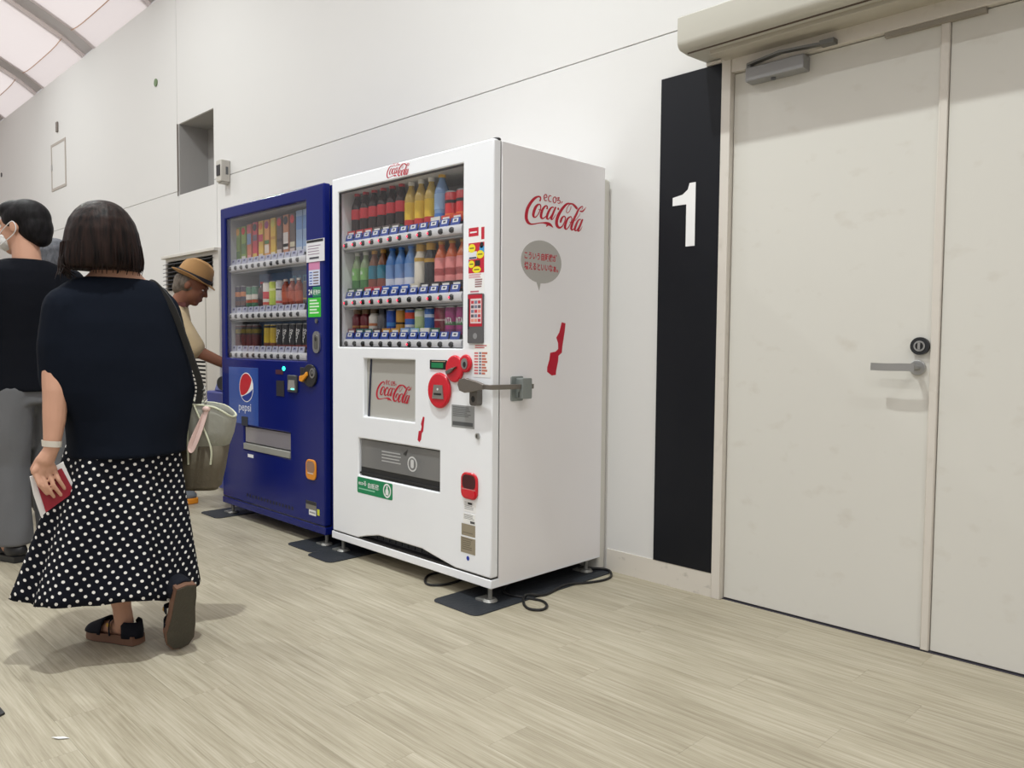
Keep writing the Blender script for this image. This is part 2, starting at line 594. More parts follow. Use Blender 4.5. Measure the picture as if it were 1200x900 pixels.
# door set: frame, active leaf, meeting post, second leaf
df = frame('trim_2', (-0.85, 2.87, 0))
MB(FRAMEW).plate(-1.672, -1.632, 0, 2.19, [], 2.852, 2.93).build('jamb', df, bev=.002)
MB(FRAMEW).plate(-0.06, -0.02, 0, 2.19, [], 2.852, 2.93).build('jamb', df, bev=.002)
MB(FRAMEW).plate(-1.632, -0.06, 2.125, 2.19, [], 2.856, 2.93).build('head', df, bev=.002)
MB(mat('dark_threshold', (58, 56, 66), 0.5)).box(-1.632, -0.06, 2.874, 2.94, -0.001, 0.002).build('threshold', df)
d1 = frame('door_1', (-1.24, 2.9, 0))
MB(DOORW).box(-1.630, -0.872, 2.882, 2.918, 0.007, 2.122).build('leaf', d1, bev=.0015)
MB(FRAMEW).box(-0.874, -0.846, 2.872, 2.90, 0.004, 2.122).build('astragal', d1, bev=.004)
def door_pt(u, v, d): return (u, 2.882 - d, v)
hb = MB(STEEL).disc(-0.912, 0.972, 0.026, 0.026, door_pt, 0, 0.009).build('handle_rose', d1, bev=.002)
hl = MB(STEEL).cyl((-0.912, 2.874, 0.972), (-0.912, 2.822, 0.972), 0.010)
hl.tube([(-0.905, 2.822, 0.973), (-0.935, 2.818, 0.974), (-0.99, 2.817, 0.973), (-1.045, 2.819, 0.974)], 0.009, flat=(0.004, 0.013))
hl.build('lever', d1)
lk = MB(mat('black_lock_body', (34, 35, 38), 0.4)).disc(-0.905, 1.046, 0.030, 0.030, door_pt, 0, 0.016)
lk.m(STEEL).disc(-0.905, 1.046, 0.018, 0.018, door_pt, 0.016, 0.019)
lk.m(DARK).disc(-0.905, 1.046, 0.013, 0.013, door_pt, 0.019, 0.0195)
lk.m(STEEL).rect(-0.909, 1.034, -0.901, 1.058, door_pt, 0.0195, 0.023)
lk.build('lock_cylinder', d1)
cl = MB(mat('closer_grey', (150, 150, 150), 0.4, metal=0.3)).box(-1.555, -1.322, 2.826, 2.883, 2.062, 2.116).build('closer_body', d1, bev=.004)
MB(STEELD).tube([(-1.545, 2.835, 2.128), (-1.40, 2.80, 2.131), (-1.235, 2.835, 2.132)], .01, smooth=1, flat=(.012, .004)).cyl((-1.545, 2.84, 2.11), (-1.545, 2.84, 2.134), .012).box(-1.262, -1.21, 2.82, 2.858, 2.126, 2.142).build('closer_arm', d1)
MB(GREYD).cyl((-1.45, 2.85, 2.062), (-1.45, 2.85, 2.054), .009).build('closer_screw', d1)
d2 = frame('door_2', (-0.45, 2.9, 0))
MB(DOORW).box(-0.844, -0.062, 2.882, 2.918, 0.007, 2.122).build('leaf', d2, bev=.0015)
MB(mat('latch_rail_shade', (150, 143, 132), .5)).box(-1.05, -0.74, 2.862, 2.884, 2.108, 2.124).build('latch_rail', d1)  # rail coloured with the shadow tone of the door frame
MB(FRAMEW).box(-1.742, -1.673, 2.850, 2.863, 2.174, 2.186).build('head_bracket', df)

# automatic-door style header box above the doors
H = thing('header_box', 'long beige metal header box mounted over the steel doors', 'header box', (-0.2, 2.76, 2.184))
prof = [(2.863, 2.192)] + [(2.72, 2.184)] + [(2.676 + 0.028 * math.cos(a), 2.217 + 0.030 * math.sin(a)) for a in [math.radians(d) for d in (-80, -100, -120, -140, -160, -180)]] + [(2.648, 2.306), (2.653, 2.311), (2.863, 2.314)]
MB(HEADER).loft([[(x, a, b) for a, b in prof] for x in (-1.749, 1.6)]).build('cover', H)
MB(mat('header_gap', (92, 78, 68), 0.7)).box(-1.735, 1.58, 2.699, 2.703, 2.181, 2.19).build('gap_strip', H)
MB(mat('rail_paint', (182, 176, 162), 0.45)).box(-1.66, 1.55, 2.735, 2.79, 2.168, 2.19).box(-1.66, 1.55, 2.80, 2.863, 2.176, 2.19).build('underside_rail', H, bev=.003)

# black door-number panel
def wall_pt(u, v, d): return (u, YW - d, v)
sg = thing('door_number_panel', 'tall black panel with a white number 1 beside the door', 'sign', (-1.815, YW, 0.10))
MB(BLACKP).box(-1.962, -1.674, 2.856, YW - .0002, 0.101, 2.172).build('panel', sg, bev=.001)
MB(WHITEP).prism([(-1.783, 1.455), (-1.783, 1.716), (-1.812, 1.716), (-1.820, 1.690), (-1.845, 1.672), (-1.893, 1.664), (-1.893, 1.630), (-1.826, 1.630), (-1.826, 1.455)], wall_pt, 0.0068, 0.009).build('numeral', sg)

# small wall fittings
wb = thing('wall_sensor_box', 'small grey sensor box on the wall beside the dark recess', 'sensor box', (-6.05, YW, 2.288))
MB(mat('sensor_grey', (190, 186, 178), 0.5)).box(-6.098, -6.008, 2.787, YW - .0002, 2.300, 2.468).build('housing', wb, bev=.006)
MB(DARK).box(-6.085, -6.024, 2.782, 2.789, 2.345, 2.43).build('lens', wb, bev=.003)
MB(GREYD).box(-6.010, -6.006, 2.825, 2.845, 2.355, 2.415).build('side_label', wb)
MB(mat('sensor_bracket', (170, 166, 158), .5)).box(-6.085, -6.02, 2.80, YW - .0002, 2.288, 2.301).build('bracket', wb)
hp = thing('wall_hatch', 'flush white inspection hatch outlined on the upper wall', 'hatch', (-10.45, YW, 2.83))
MB(mat('hatch_rim', (172, 164, 156), .5)).plate(-10.735, -10.165, 2.835, 3.388, [(-10.70, -10.20, 2.865, 3.358)], 2.857, YW + .001).build('rim', hp)
MB(WALL).box(-10.70, -10.20, 2.860, YW + .001, 2.865, 3.358).build('panel', hp)
MB(STEEL).box(-10.725, -10.69, 2.852, 2.86, 3.08, 3.15).build('latch', hp)
tag(MB(mat('slot_grey', (120, 112, 106), .5)).box(-10.49, -10.43, 2.845, YW + .001, 3.50, 3.615).build('wall_slot_vent', None, bev=.004), 'small dark vertical slot plate above the wall hatch', 'plate')
tag(MB(mat('green_spot', (96, 122, 78), .5)).disc(-7.476, 3.401, .035, .035, wall_pt, -.001, .008).build('wall_marker', None), 'small green round marker on the upper white wall', 'marker')
tag(MB(DARK).disc(-13.125, 3.384, .03, .03, wall_pt, -.001, .008).build('wall_plug', None), 'tiny dark round plug on the far upper wall', 'plug')

# tent-like ceiling: fabric panels between ribs
ceil = frame('ceiling', (0, 0, 4.1))
def fabric(name, rgb, t):
    m = bpy.data.materials.new(name); m.use_nodes = True
    nt = m.node_tree; nt.nodes.remove(nt.nodes['Principled BSDF'])
    d = nt.nodes.new('ShaderNodeBsdfDiffuse'); d.inputs[0].default_value = (*lin(rgb), 1)
    tr = nt.nodes.new('ShaderNodeBsdfTranslucent'); tr.inputs[0].default_value = (*lin(rgb), 1)
    mx = nt.nodes.new('ShaderNodeMixShader'); mx.inputs[0].default_value = t
    tc = nt.nodes.new('ShaderNodeTexCoord'); n = nt.nodes.new('ShaderNodeTexNoise'); n.inputs['Scale'].default_value = 2.4
    bp = nt.nodes.new('ShaderNodeBump'); bp.inputs['Strength'].default_value = .35; bp.inputs['Distance'].default_value = .05
    nt.links.new(tc.outputs['Object'], n.inputs['Vector']); nt.links.new(n.outputs[0], bp.inputs['Height'])
    nt.links.new(bp.outputs[0], d.inputs['Normal']); nt.links.new(bp.outputs[0], tr.inputs['Normal'])
    nt.links.new(d.outputs[0], mx.inputs[1]); nt.links.new(tr.outputs[0], mx.inputs[2])
    nt.links.new(mx.outputs[0], nt.nodes['Material Output'].inputs[0])
    return m
CEILF = fabric('ceiling_fabric', (254, 248, 247), .85)
CEILE = fabric('ceiling_edge_fabric', (250, 244, 244), .74)
RIBM = mat('ceiling_rib_shaded_fabric', (196, 192, 196), 0.8, spec=0.1)  # double-layer fabric; its grey also paints in the shaded gap between panels
SEAMM = mat('ceiling_seam', (196, 158, 132), 0.7)
CP = [(2.885, 4.118), (2.76, 4.205), (2.655, 4.272), (2.4, 4.40), (2.147, 4.522), (1.2, 4.93), (-.5, 5.55), (-3, 6.2), (-6, 6.6), (-9, 6.75)]
RIBS = [-9.511 - 1.883 * k for k in range(-8, 13)]
def cstrip(x0, x1, pts, bulge, lift, thick, m, name):
    b = MB(m)
    n = 8
    rows = []
    for t, (yy, zz) in enumerate(pts):
        rows.append([(x0 + (x1 - x0) * i / n, yy, zz + lift - bulge * (1 - abs(2 * i / n - 1) ** 4) * min(1, (2.885 - yy) / .2)) for i in range(n + 1)])
    low = [[b.v(c) for c in rw] for rw in rows]
    top = [[b.v((c[0], c[1], rw0[2] + thick)) for c, rw0 in zip(rw, [(0, 0, max(q[2] for q in rw))] * len(rw))] for rw in rows]
    for a, c in zip(low, low[1:]):
        for i in range(n): b.f([a[i], a[i + 1], c[i + 1], c[i]])
    if thick > .055:
        for a, c in zip(top, top[1:]):
            for i in range(n): b.f([a[i + 1], a[i], c[i], c[i + 1]])
    for a, c, a2, c2 in zip(low, low[1:], top, top[1:]):
        b.f([a[0], c[0], c2[0], a2[0]]); b.f([a[n], a2[n], c2[n], c[n]])
    return b.build(name, ceil)
for k, rx in enumerate(RIBS):
    if rx + 1.883 > 5.6: continue
    cstrip(rx + .34, rx + 1.885, CP[2:], .03, .0, .05, CEILF, 'fabric_panel')
    cstrip(rx + .34, rx + 1.885, CP[:3], .03, .0, .05, CEILE, 'edge_panel')
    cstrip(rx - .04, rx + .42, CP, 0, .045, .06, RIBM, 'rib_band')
    MB(SEAMM).tube([(rx + .34 + 1.545 * i / 8, 2.655, 4.272 - .03 * (1 - abs(2 * i / 8 - 1) ** 4)) for i in range(9)], .0045, n=6, smooth=1).build('seam', ceil)

# ================================================================== LOGO STROKES (brush points x, y, width)
SCRIPT = [
 [(318,215,24),(330,180,20),(322,150,24),(290,146,26),(240,175,38),(185,240,42),(140,325,44),(122,410,46),(122,480,44),(145,535,40),(185,562,26),(240,560,18),(310,548,16),(370,545,22),(420,552,40),(460,568,46),(490,590,30),(520,622,6)],
 [(445,570,34),(425,590,22),(415,606,5)],
 [(300,260,26),(260,300,38),(232,370,40),(222,430,36),(240,460,22),(275,440,14),(310,380,14),(332,310,16),(325,272,18),(300,260,22)],
 [(300,340,12),(330,350,10),(355,335,8)],
 [(425,335,24),(430,302,20),(420,284,18),(395,292,26),(360,340,34),(338,410,38),(338,460,34),(362,480,22),(400,455,14),(422,428,9)],
 [(530,310,16),(500,306,22),(465,345,32),(432,420,36),(425,475,30),(445,490,16),(480,450,14),(520,380,12),(545,315,12)],
 [(560,300,24),(530,370,30),(500,450,32),(490,488,28),(510,492,14),(545,440,8),(560,410,5)],
 [(586,333,34),(610,326,34)],
 [(800,290,10),(795,330,10),(770,375,10),(742,394,10),(727,372,10),(738,318,10),(765,272,11),(792,252,12)],
 [(805,258,14),(768,243,24),(720,262,34),(660,330,42),(605,420,46),(575,510,46),(577,585,44),(612,624,34),(655,608,20),(690,550,14),(710,490,14),(706,456,16),(685,446,20),(655,475,30),(638,520,32),(632,548,22)],
 [(765,243,16),(820,250,24),(860,280,36),(890,315,36),(908,330,24)],
 [(785,455,20),(745,490,30),(712,570,36),(705,630,34),(725,650,20),(760,620,14),(800,545,14),(815,487,14),(802,456,16),(783,455,20)],
 [(775,535,10),(805,545,10),(835,525,8)],
 [(1048,298,5),(1018,343,18),(982,370,26),(945,362,16)],
 [(975,338,8),(994,306,10),(984,288,14),(950,310,22),(918,350,28),(890,408,34),(855,480,36),(820,570,38),(805,640,34),(818,665,22),(840,650,12),(862,622,6)],
 [(858,522,8),(900,482,8),(938,432,8),(955,400,6)],
 [(960,500,16),(930,502,22),(900,545,32),(870,620,36),(862,663,28),(885,678,16),(915,640,14),(955,560,12),(975,507,12)],
 [(992,495,24),(965,560,30),(930,640,32),(915,678,26),(935,685,14),(970,645,8),(985,610,5)],
]
ECO = [
 [(386,166,13),(420,152,13),(418,120,13),(396,112,13),(378,150,13),(390,200,13),(424,204,11)],
 [(490,134,13),(464,127,13),(446,165,13),(456,212,13),(490,220,11)],
 [(536,145,13),(516,180,13),(525,230,13),(549,236,13),(565,195,13),(556,152,13),(536,145,13)],
 [(572,165,12),(612,155,13),(584,202,12),(614,196,12),(627,228,13),(602,246,13),(587,230,11)],
 [(662,212,12),(644,246,9)],
]
def logo(mb, u, v, width, fn, d):
    """script lettering centred at (u,v); width of the lettering in metres"""
    k = width / 0.386
    def amap(q):
        x, y = q[0] - 572, q[1] - 400
        return (u + k * (0.00040451 * x + 0.0000046 * y), v + k * (0.00003 * x - 0.00026632 * y))
    for i, st in enumerate(SCRIPT + ECO):
        mb.ribbon(st, fn, d + 0.00006 * i, amap)
    return mb

# ================================================================== DRINKS
CAPW = flat((232, 232, 228))
GOLD = flat((206, 160, 62), .35)
PROD = {}
def prod_meshes(key, spec):
    if key in PROD: return PROD[key]
    parts = []
    kind, Hh, R = spec['k'], spec['h'], spec['r']
    if kind == 'pet':
        b = MB(flat(spec['body'], .2))
        b.lathe([(R * .9, 0), (R, .03 * Hh), (R, .60 * Hh), (R * .93, .68 * Hh), (R * .62, .80 * Hh), (R * .42, .87 * Hh), (R * .42, .93 * Hh)], n=16)
        parts.append(('body', b.mesh('body')))
        for j, (a, c, colr) in enumerate(spec['bands']):
            pr = [(R * 1.02, a * Hh), (R * 1.02, min(c, .60) * Hh)] + ([(R * .985, c * Hh)] if c > .605 else [])
            if j: pr = [(q * 1.012, z) for q, z in pr]
            parts.append(('label_band', MB(flat(colr, .4)).lathe(pr, n=16).mesh('label_band')))
        parts.append(('cap', MB(flat(spec['cap'], .35)).lathe([(R * .50, .915 * Hh), (R * .50, Hh)], n=14).mesh('cap')))
    elif kind == 'wide':
        b = MB(flat(spec['body'], .25))
        b.lathe([(R * .9, 0), (R, .03 * Hh), (R, .70 * Hh), (R * .72, .80 * Hh), (R * .66, .86 * Hh)], n=16)
        parts.append(('body', b.mesh('body')))
        for a, c, colr in spec['bands']:
            parts.append(('label_band', MB(flat(colr, .4)).lathe([(R * 1.015, a * Hh), (R * 1.015, c * Hh)], n=16).mesh('label_band')))
        parts.append(('cap', MB(flat(spec['cap'], .3)).lathe([(R * .74, .84 * Hh), (R * .74, Hh)], n=16).mesh('cap')))
    elif kind == 'can':
        b = MB(flat(spec['body'], .28))
        b.lathe([(R * .86, .0), (R, .03 * Hh), (R, .93 * Hh), (R * .9, .97 * Hh)], n=18)
        parts.append(('body', b.mesh('body')))
        for a, c, colr in spec['bands']:
            parts.append(('label_band', MB(flat(colr, .35)).lathe([(R * 1.012, a * Hh), (R * 1.012, c * Hh)], n=18).mesh('label_band')))
        parts.append(('rim', MB(STEEL).lathe([(R * .93, .96 * Hh), (R * .93, Hh), (R * .86, Hh), (R * .84, .975 * Hh)], n=18).mesh('rim')))
    elif kind == 'card':
        b = MB(flat(spec['body'], .35))
        b.box(-R, R, -.008, .008, 0, Hh)
        parts.append(('body', b.mesh('body')))
        fn = lambda u, v, d: (u, -.008 - d, v)
        for a, c, colr in spec['bands']:
            parts.append(('print_band', MB(flat(colr, .4)).rect(-R * .92, a * Hh, R * .92, c * Hh, fn, 0, .0012).mesh('print_band')))
        if spec.get('disc'):
            parts.append(('print_disc', MB(flat(spec['disc'], .4)).disc(0, .86 * Hh, R * .82, R * .82, fn, 0.0012, .0024, 18).mesh('print_disc')))
    if spec.get('text'):
        t = MB(flat(spec.get('tc', (235, 235, 235)), .4))
        rad = R * 1.03
        def wrap(u, v, d): return (rad * math.sin(u / rad), -rad * math.cos(u / rad), v)
        t.text(spec['text'], 0, .5 * Hh, spec.get('tw', R * 1.5), wrap, 0, height=spec.get('th', None), bold=.02, rot=spec.get('rot', 0))
        parts.append(('lettering', t.mesh('lettering')))
    PROD[key] = parts
    return parts

def place(key, spec, x, y, z, where, group, tilt=0.0):
    nm = {'pet': 'drink_bottle', 'wide': 'drink_bottle', 'can': 'drink_can', 'card': 'drink_display'}[spec['k']]
    cat = {'pet': 'bottle', 'wide': 'bottle', 'can': 'can', 'card': 'drink display'}[spec['k']]
    parts = prod_meshes(key, spec)
    root = bpy.data.objects.new(nm, None)
    COL.objects.link(root)
    root.empty_display_size = .02
    root.location = (x, y, z)
    root.rotation_euler = (0, tilt, 0)
    tag(root, spec['d'] + ' ' + where, cat, group)
    for pn, me in parts:
        o = bpy.data.objects.new(pn, me)
        COL.objects.link(o)
        o.parent = root
    return root

WS = {
 'cola': dict(k='pet', h=.222, r=.030, body=(44, 22, 18), cap=(196, 30, 40), bands=[(.40, .62, (206, 38, 50)), (.02, .13, (52, 120, 84))], d='dark cola bottle with red label and red cap'),
 'teay': dict(k='pet', h=.215, r=.031, body=(206, 176, 92), cap=(236, 236, 232), bands=[(.04, .56, (226, 188, 52)), (.06, .2, (196, 44, 44))], d='golden tea bottle with yellow label and white cap'),
 'watr': dict(k='pet', h=.222, r=.033, body=(132, 166, 212), cap=(238, 190, 60), bands=[(.06, .22, (70, 120, 190)), (.3, .6, (150, 182, 220))], d='pale blue water bottle with yellow cap'),
 'cano': dict(k='can', h=.135, r=.034, body=(204, 40, 44), bands=[(.05, .3, (232, 118, 48)), (.62, .72, (46, 40, 44))], d='tall red and orange can'),
 'gtea': dict(k='pet', h=0.208, r=.028, body=(150, 172, 132), cap=(222, 224, 218), bands=[(.02, .34, (64, 120, 62)), (.34, .62, (122, 176, 98))], text='茶', tw=.02, d='green tea bottle with leafy green label and white cap'),
 'btea': dict(k='pet', h=0.208, r=.029, body=(128, 76, 44), cap=(214, 160, 58), bands=[(.04, .16, (190, 48, 52)), (.16, .32, (128, 62, 44)), (.34, .64, (34, 116, 138))], d='barley tea bottle with teal label and gold cap'),
 'bwat': dict(k='pet', h=0.212, r=.031, body=(92, 142, 208), cap=(46, 122, 216), bands=[(.02, .14, (40, 104, 196)), (.14, .3, (206, 212, 228)), (.3, .6, (118, 150, 200))], d='clear blue water bottle with blue cap'),
 'wcof': dict(k='wide', h=0.208, r=.031, body=(226, 220, 206), cap=(214, 168, 52), bands=[(.04, .14, (196, 188, 168)), (.62, .7, (210, 172, 76))], d='white coffee bottle with wide gold cap'),
 'bcof': dict(k='wide', h=0.210, r=.031, body=(44, 44, 46), cap=(214, 168, 52), bands=[(.04, .16, (28, 28, 30)), (.58, .66, (190, 150, 60))], d='black coffee bottle with wide gold cap'),
 'pink': dict(k='pet', h=0.212, r=.031, body=(214, 104, 52), cap=(208, 158, 66), bands=[(.02, .16, (58, 46, 48)), (.16, .64, (228, 142, 140)), (.28, .42, (214, 96, 96))], d='pink labelled tea bottle with gold cap'),
 'redb': dict(k='wide', h=.124, r=.028, body=(112, 34, 44), cap=(122, 92, 58), bands=[(.30, .38, (176, 120, 70))], d='short dark red bottle can with brown cap'),
 'whtb': dict(k='wide', h=.124, r=.028, body=(216, 212, 206), cap=(104, 84, 60), bands=[(.36, .46, (190, 120, 80))], d='short white bottle can with brown cap'),
 'gryb': dict(k='wide', h=.124, r=.029, body=(92, 92, 96), cap=(44, 46, 58), bands=[(.06, .24, (70, 50, 46))], d='short grey bottle can with dark cap'),
 'cblu': dict(k='can', h=.118, r=.028, body=(24, 74, 172), bands=[(.06, .18, (210, 170, 70)), (.35, .5, (66, 138, 216))], d='deep blue slim can'),
 'cgol': dict(k='can', h=.118, r=.027, body=(196, 142, 50), bands=[(.42, .5, (40, 34, 30)), (.1, .18, (224, 184, 84))], d='golden slim can'),
 'cred': dict(k='can', h=.118, r=.029, body=(60, 106, 190), bands=[(.62, .86, (206, 72, 48)), (.3, .4, (226, 228, 236))], d='blue can with red and orange top'),
 'cgrn': dict(k='can', h=.118, r=.029, body=(186, 206, 156), bands=[(.7, .9, (226, 230, 214)), (.1, .3, (150, 196, 96))], d='pale green and white can'),
 'cbl2': dict(k='can', h=.12, r=.030, body=(52, 104, 178), bands=[(.64, .76, (196, 212, 236)), (.06, .26, (226, 224, 210))], d='mid blue can with white stripes'),
 'cdrk': dict(k='can', h=.122, r=.032, body=(126, 26, 48), bands=[(.5, .56, (206, 176, 176))], d='dark red can with a pale swoosh'),
 'cpur': dict(k='can', h=.122, r=.031, body=(158, 40, 116), bands=[(.06, .2, (120, 40, 100)), (.34, .46, (70, 120, 70))], text='FANTA', tw=.05, th=.026, d='purple grape soda can'),
}

# ================================================================== VENDING MACHINES
def shelf_row(parent, x0, x1, xs, zr, yf, zshelf, depth, led, tagc, btn, cards=None):
    """white button rail with price tags and buttons; returns slot centres"""
    rail = MB(RAILW)
    prof = [(yf + .012, zr - .022), (yf + .002, zr - .016), (yf - .003, zr), (yf + .002, zr + .016), (yf + .012, zr + .022), (yf + .03, zr + .022), (yf + .03, zr - .022)]
    rail.loft([[(x, a, b) for a, b in prof] for x in (x0, x1)])
    ro = rail.build('button_rail', parent)
    MB(mat('shelf_plate', (150, 152, 152), .3, metal=.5)).box(x0 - .012, x1 + .012, yf + .014, yf + depth, zr - .032, zr - .024).box(x0 - .006, x1 + .006, yf + .045, yf + depth, zshelf - .006, zshelf).box(x0 - .006, x1 + .006, yf + .045, yf + .05, zr - .03, zshelf).build('shelf', parent)
    pitch = xs[1] - xs[0]
    bm = {}
    for i, x in enumerate(xs):
        lit = led and led[i]
        if lit not in bm:
            q = MB(btn).ell((0, 0, 0), (.0165, .008, .0125), n=14)
            if lit:
                q.m(mat('button_led', (255, 40, 70), .3, emit=2.2)).ell((-.007, -.0065, -.001), (.0055, .004, .005), n=8)
            bm[lit] = q.mesh('button')
        o = bpy.data.objects.new('button', bm[lit]); COL.objects.link(o); o.parent = ro
        o.location = (x, yf - .001, zr)
    # price tags
    key = 'tag'
    tm = MB(tagc[0]).box(-pitch * .42, pitch * .42, -.0015, .0015, -.019, .019)
    tm.m(tagc[1]).box(-pitch * .24, pitch * .24, -.0022, -.0015, -.002, .015)
    tm.m(tagc[2]).box(-pitch * .12, pitch * .12, -.0026, -.0022, .003, .011)
    tme = tm.mesh('price_tag')
    for i, x in enumerate(xs):
        o = bpy.data.objects.new('price_tag', tme); COL.objects.link(o); o.parent = ro
        o.location = (x, yf + .020, zr + .036)
        o.rotation_euler = (math.radians(-14), 0, 0)
    if cards:
        for i, c in enumerate(cards):
            if not c: continue
            k = MB(flat(c, .4)).box(-pitch * .44, pitch * .44, -.001, .001, 0, .026)
            k.m(flat((236, 236, 232))).box(-pitch * .3, pitch * .3, -.0016, -.001, .006, .018)
            o = bpy.data.objects.new('product_card', k.mesh('product_card')); COL.objects.link(o); o.parent = ro
            o.location = (xs[i], yf + .030, zr + .046)
    return xs

def foot(parent, x, y, name='levelling_foot'):
    b = MB(GALV).cyl((x, y, .010), (x, y, .075), .009, n=10)
    b.cyl((x, y, .006), (x, y, .016), .032, .024, n=16)
    b.box(x - .055, x - .018, y - .03, y + .03, .0045, .012)
    return b.build(name, parent)

def lines(mb, m, u0, u1, v0, v1, n, fn, d, fill=.5, jag=.25, rs=None):
    """rows of unreadably small print"""
    rr = random.Random(rs or 1)
    mb.m(m)
    h = (v1 - v0) / n
    for i in range(n):
        mb.rect(u0, v1 - (i + fill) * h, u1 - rr.random() * jag * (u1 - u0), v1 - i * h, fn, d, d + .0003)

# ---------------- white machine
VX0, VX1, VY, VB = -3.366, -2.2225, 2.1205, 2.812
wm = thing('vending_machine', 'white drinks vending machine with red script lettering, nearest the black door panel', 'vending machine', (-2.79, 2.46, 0.0))
def wf(u, v, d): return (u, VY - d, v)
def ws(u, v, d): return (VX1 + d, u, v)
body = MB(VSIDE)
body.box(VX1 - .02, VX1, VY + .045, VB, .075, 1.833).box(VX0, VX0 + .02, VY + .045, VB, .075, 1.833)
body.box(VX0 + .02, VX1 - .02, VY + .045, VB, 1.813, 1.833).box(VX0 + .02, VX1 - .02, VY + .045, VB, .075, .10).box(VX0 + .02, VX1 - .02, VB - .02, VB, .10, 1.813)
body.build('cabinet', wm, bev=.003)
door = MB(VWHITE)
WIN = (-3.311, -2.400, 1.021, 1.766); REC = (-3.100, -2.711, .695, .968); OUT = (-3.142, -2.541, .411, .589)
door.plate(VX0, VX1, .20, 1.835, [WIN, REC, OUT], VY, VY + .04)
topx = sorted({WIN[0], WIN[1], REC[0], REC[1], OUT[0], OUT[1]}, reverse=True)
door.prism([(VX0, .20), (VX0, .108), (-3.15, .108), (-3.09, .125), (-2.98, .148), (-2.66, .148), (-2.56, .130), (-2.44, .110), (VX1, .110), (VX1, .20)] + [(x, .20) for x in topx], wf, 0, -.04)
weld(door, .20)
dr = door.build('door', wm, bev=.006, seg=3)
gk = MB(DARK).box(VX1 - .02, VX1 - .006, VY + .04, VY + .046, .112, 1.832).box(VX0 + .004, VX1 - .006, VY + .004, VY + .05, .100, .112)
gk.build('door_seal', wm)
MB(DARK).ell((VX1 - .018, VY + .03, 1.836), (.022, .016, .009)).build('top_hinge', wm)
kick = MB(VWHITE).box(VX0 - .012, VX1, VY + .001, VY + .05, .067, .103).box(VX1 - .02, VX1, VY + .045, VB, .067, .08)
kick.build('kick_bar', wm, bev=.003)
MB(flat((70, 74, 80), .5)).box(-3.2, -2.42, VY + .038, VY + .042, .104, .15).build('vent_backing', wm)
for i in range(14):
    MB(flat((46, 48, 54), .5)).box(-3.12 + i * .048, -3.085 + i * .048, VY + .033, VY + .039, .118, .140).build('vent_slot', wm)
# display cavity
cav = MB(LINER)
cav.box(WIN[0] - .005, WIN[0], VY + .035, 2.40, WIN[2], WIN[3]).box(WIN[1], WIN[1] + .005, VY + .035, 2.40, WIN[2], WIN[3])
cav.box(WIN[0], WIN[1], VY + .035, 2.40, WIN[3], WIN[3] + .005).box(WIN[0], WIN[1], VY + .035, 2.40, WIN[2] - .005, WIN[2])
cav.m(mat('display_back', (196, 194, 194), .5)).box(WIN[0], WIN[1], 2.395, 2.40, WIN[2], WIN[3])
cav.build('display_liner', wm)
MB(GLASS).box(WIN[0], WIN[1], VY + .008, VY + .012, WIN[2], WIN[3]).build('display_window', wm)
MB(flat((60, 60, 62), .4)).plate(WIN[0], WIN[1], WIN[2], WIN[3], [(WIN[0] + .006, WIN[1] - .004, WIN[2] + .004, WIN[3] - .006)], VY + .005, VY + .016).build('window_gasket', wm)
TAGW = (flat((34, 66, 152)), flat((232, 234, 238)), flat((70, 74, 96)))
BTND = mat('button_smoke', (46, 48, 50), .25)
rows_w = [(1.511, 1.550), (1.234, 1.274), (1.037, 1.078)]
slots_w = [-3.276 + .0711 * i for i in range(12)]
led = [[1] * 10 + [0, 0], [1] * 7 + [0, 0] + [1] * 3, [0] * 7 + [1] + [0] * 4]
cards_w = [[(196, 52, 60)] * 3 + [(96, 84, 80)] * 3 + [None, None, None, (226, 224, 216), (214, 74, 52), (214, 74, 52)],
           [(60, 96, 66), (60, 96, 66), (184, 44, 60), (184, 44, 60), (36, 96, 190), (36, 96, 190), (36, 96, 190), (200, 194, 176), (40, 40, 42), (52, 44, 46), (52, 44, 46), (52, 44, 46)],
           [(128, 70, 78), (60, 110, 108), (70, 112, 110), (70, 50, 46), (190, 136, 60), (196, 150, 76), (150, 176, 214), (150, 186, 214), (226, 224, 216), (60, 102, 84), None, None]]
yshelf = [VY + .088] * 3
items_w = [['cola'] * 6 + ['teay'] * 3 + ['watr'] + ['cano'] * 2,
           ['gtea'] * 2 + ['btea'] * 2 + ['bwat'] * 3 + ['wcof', 'bcof'] + ['pink'] * 3,
           ['redb', 'redb', 'whtb', 'gryb', 'cblu', 'cgol', 'cred', 'cgrn', 'cbl2', 'cdrk', 'cpur', 'cpur']]
rown = ['top', 'middle', 'bottom']
for rI in range(3):
    xs = shelf_row(wm, -3.306, -2.432, slots_w, rows_w[rI][0], VY + .022, rows_w[rI][1], .27, led[rI], TAGW, BTND, cards_w[rI])
    for i, k in enumerate(items_w[rI]):
        place(k, WS[k], xs[i], yshelf[rI], rows_w[rI][1], 'on white machine %s shelf' % rown[rI], 'drinks displayed in the white vending machine, %s shelf' % rown[rI])
# recessed lettered panel
rp = MB(mat('recess_panel_grey', (176, 174, 168), .3)).box(REC[0], REC[1], VY + .022, VY + .04, REC[2], REC[3])
rp.m(flat((40, 44, 62), .4)).prism([(-3.072, .968), (-3.058, .968), (-3.078, .695), (-3.092, .695)], wf, -.021, -.0195)
rpo = rp.build('lettered_panel', wm)
logo(MB(REDPRINT), -2.894, .820, .272, wf, -.0212).build('script_lettering', rpo)
logo(MB(REDPRINT), -2.832, 1.803, .172, wf, .0006).build('script_lettering', dr)
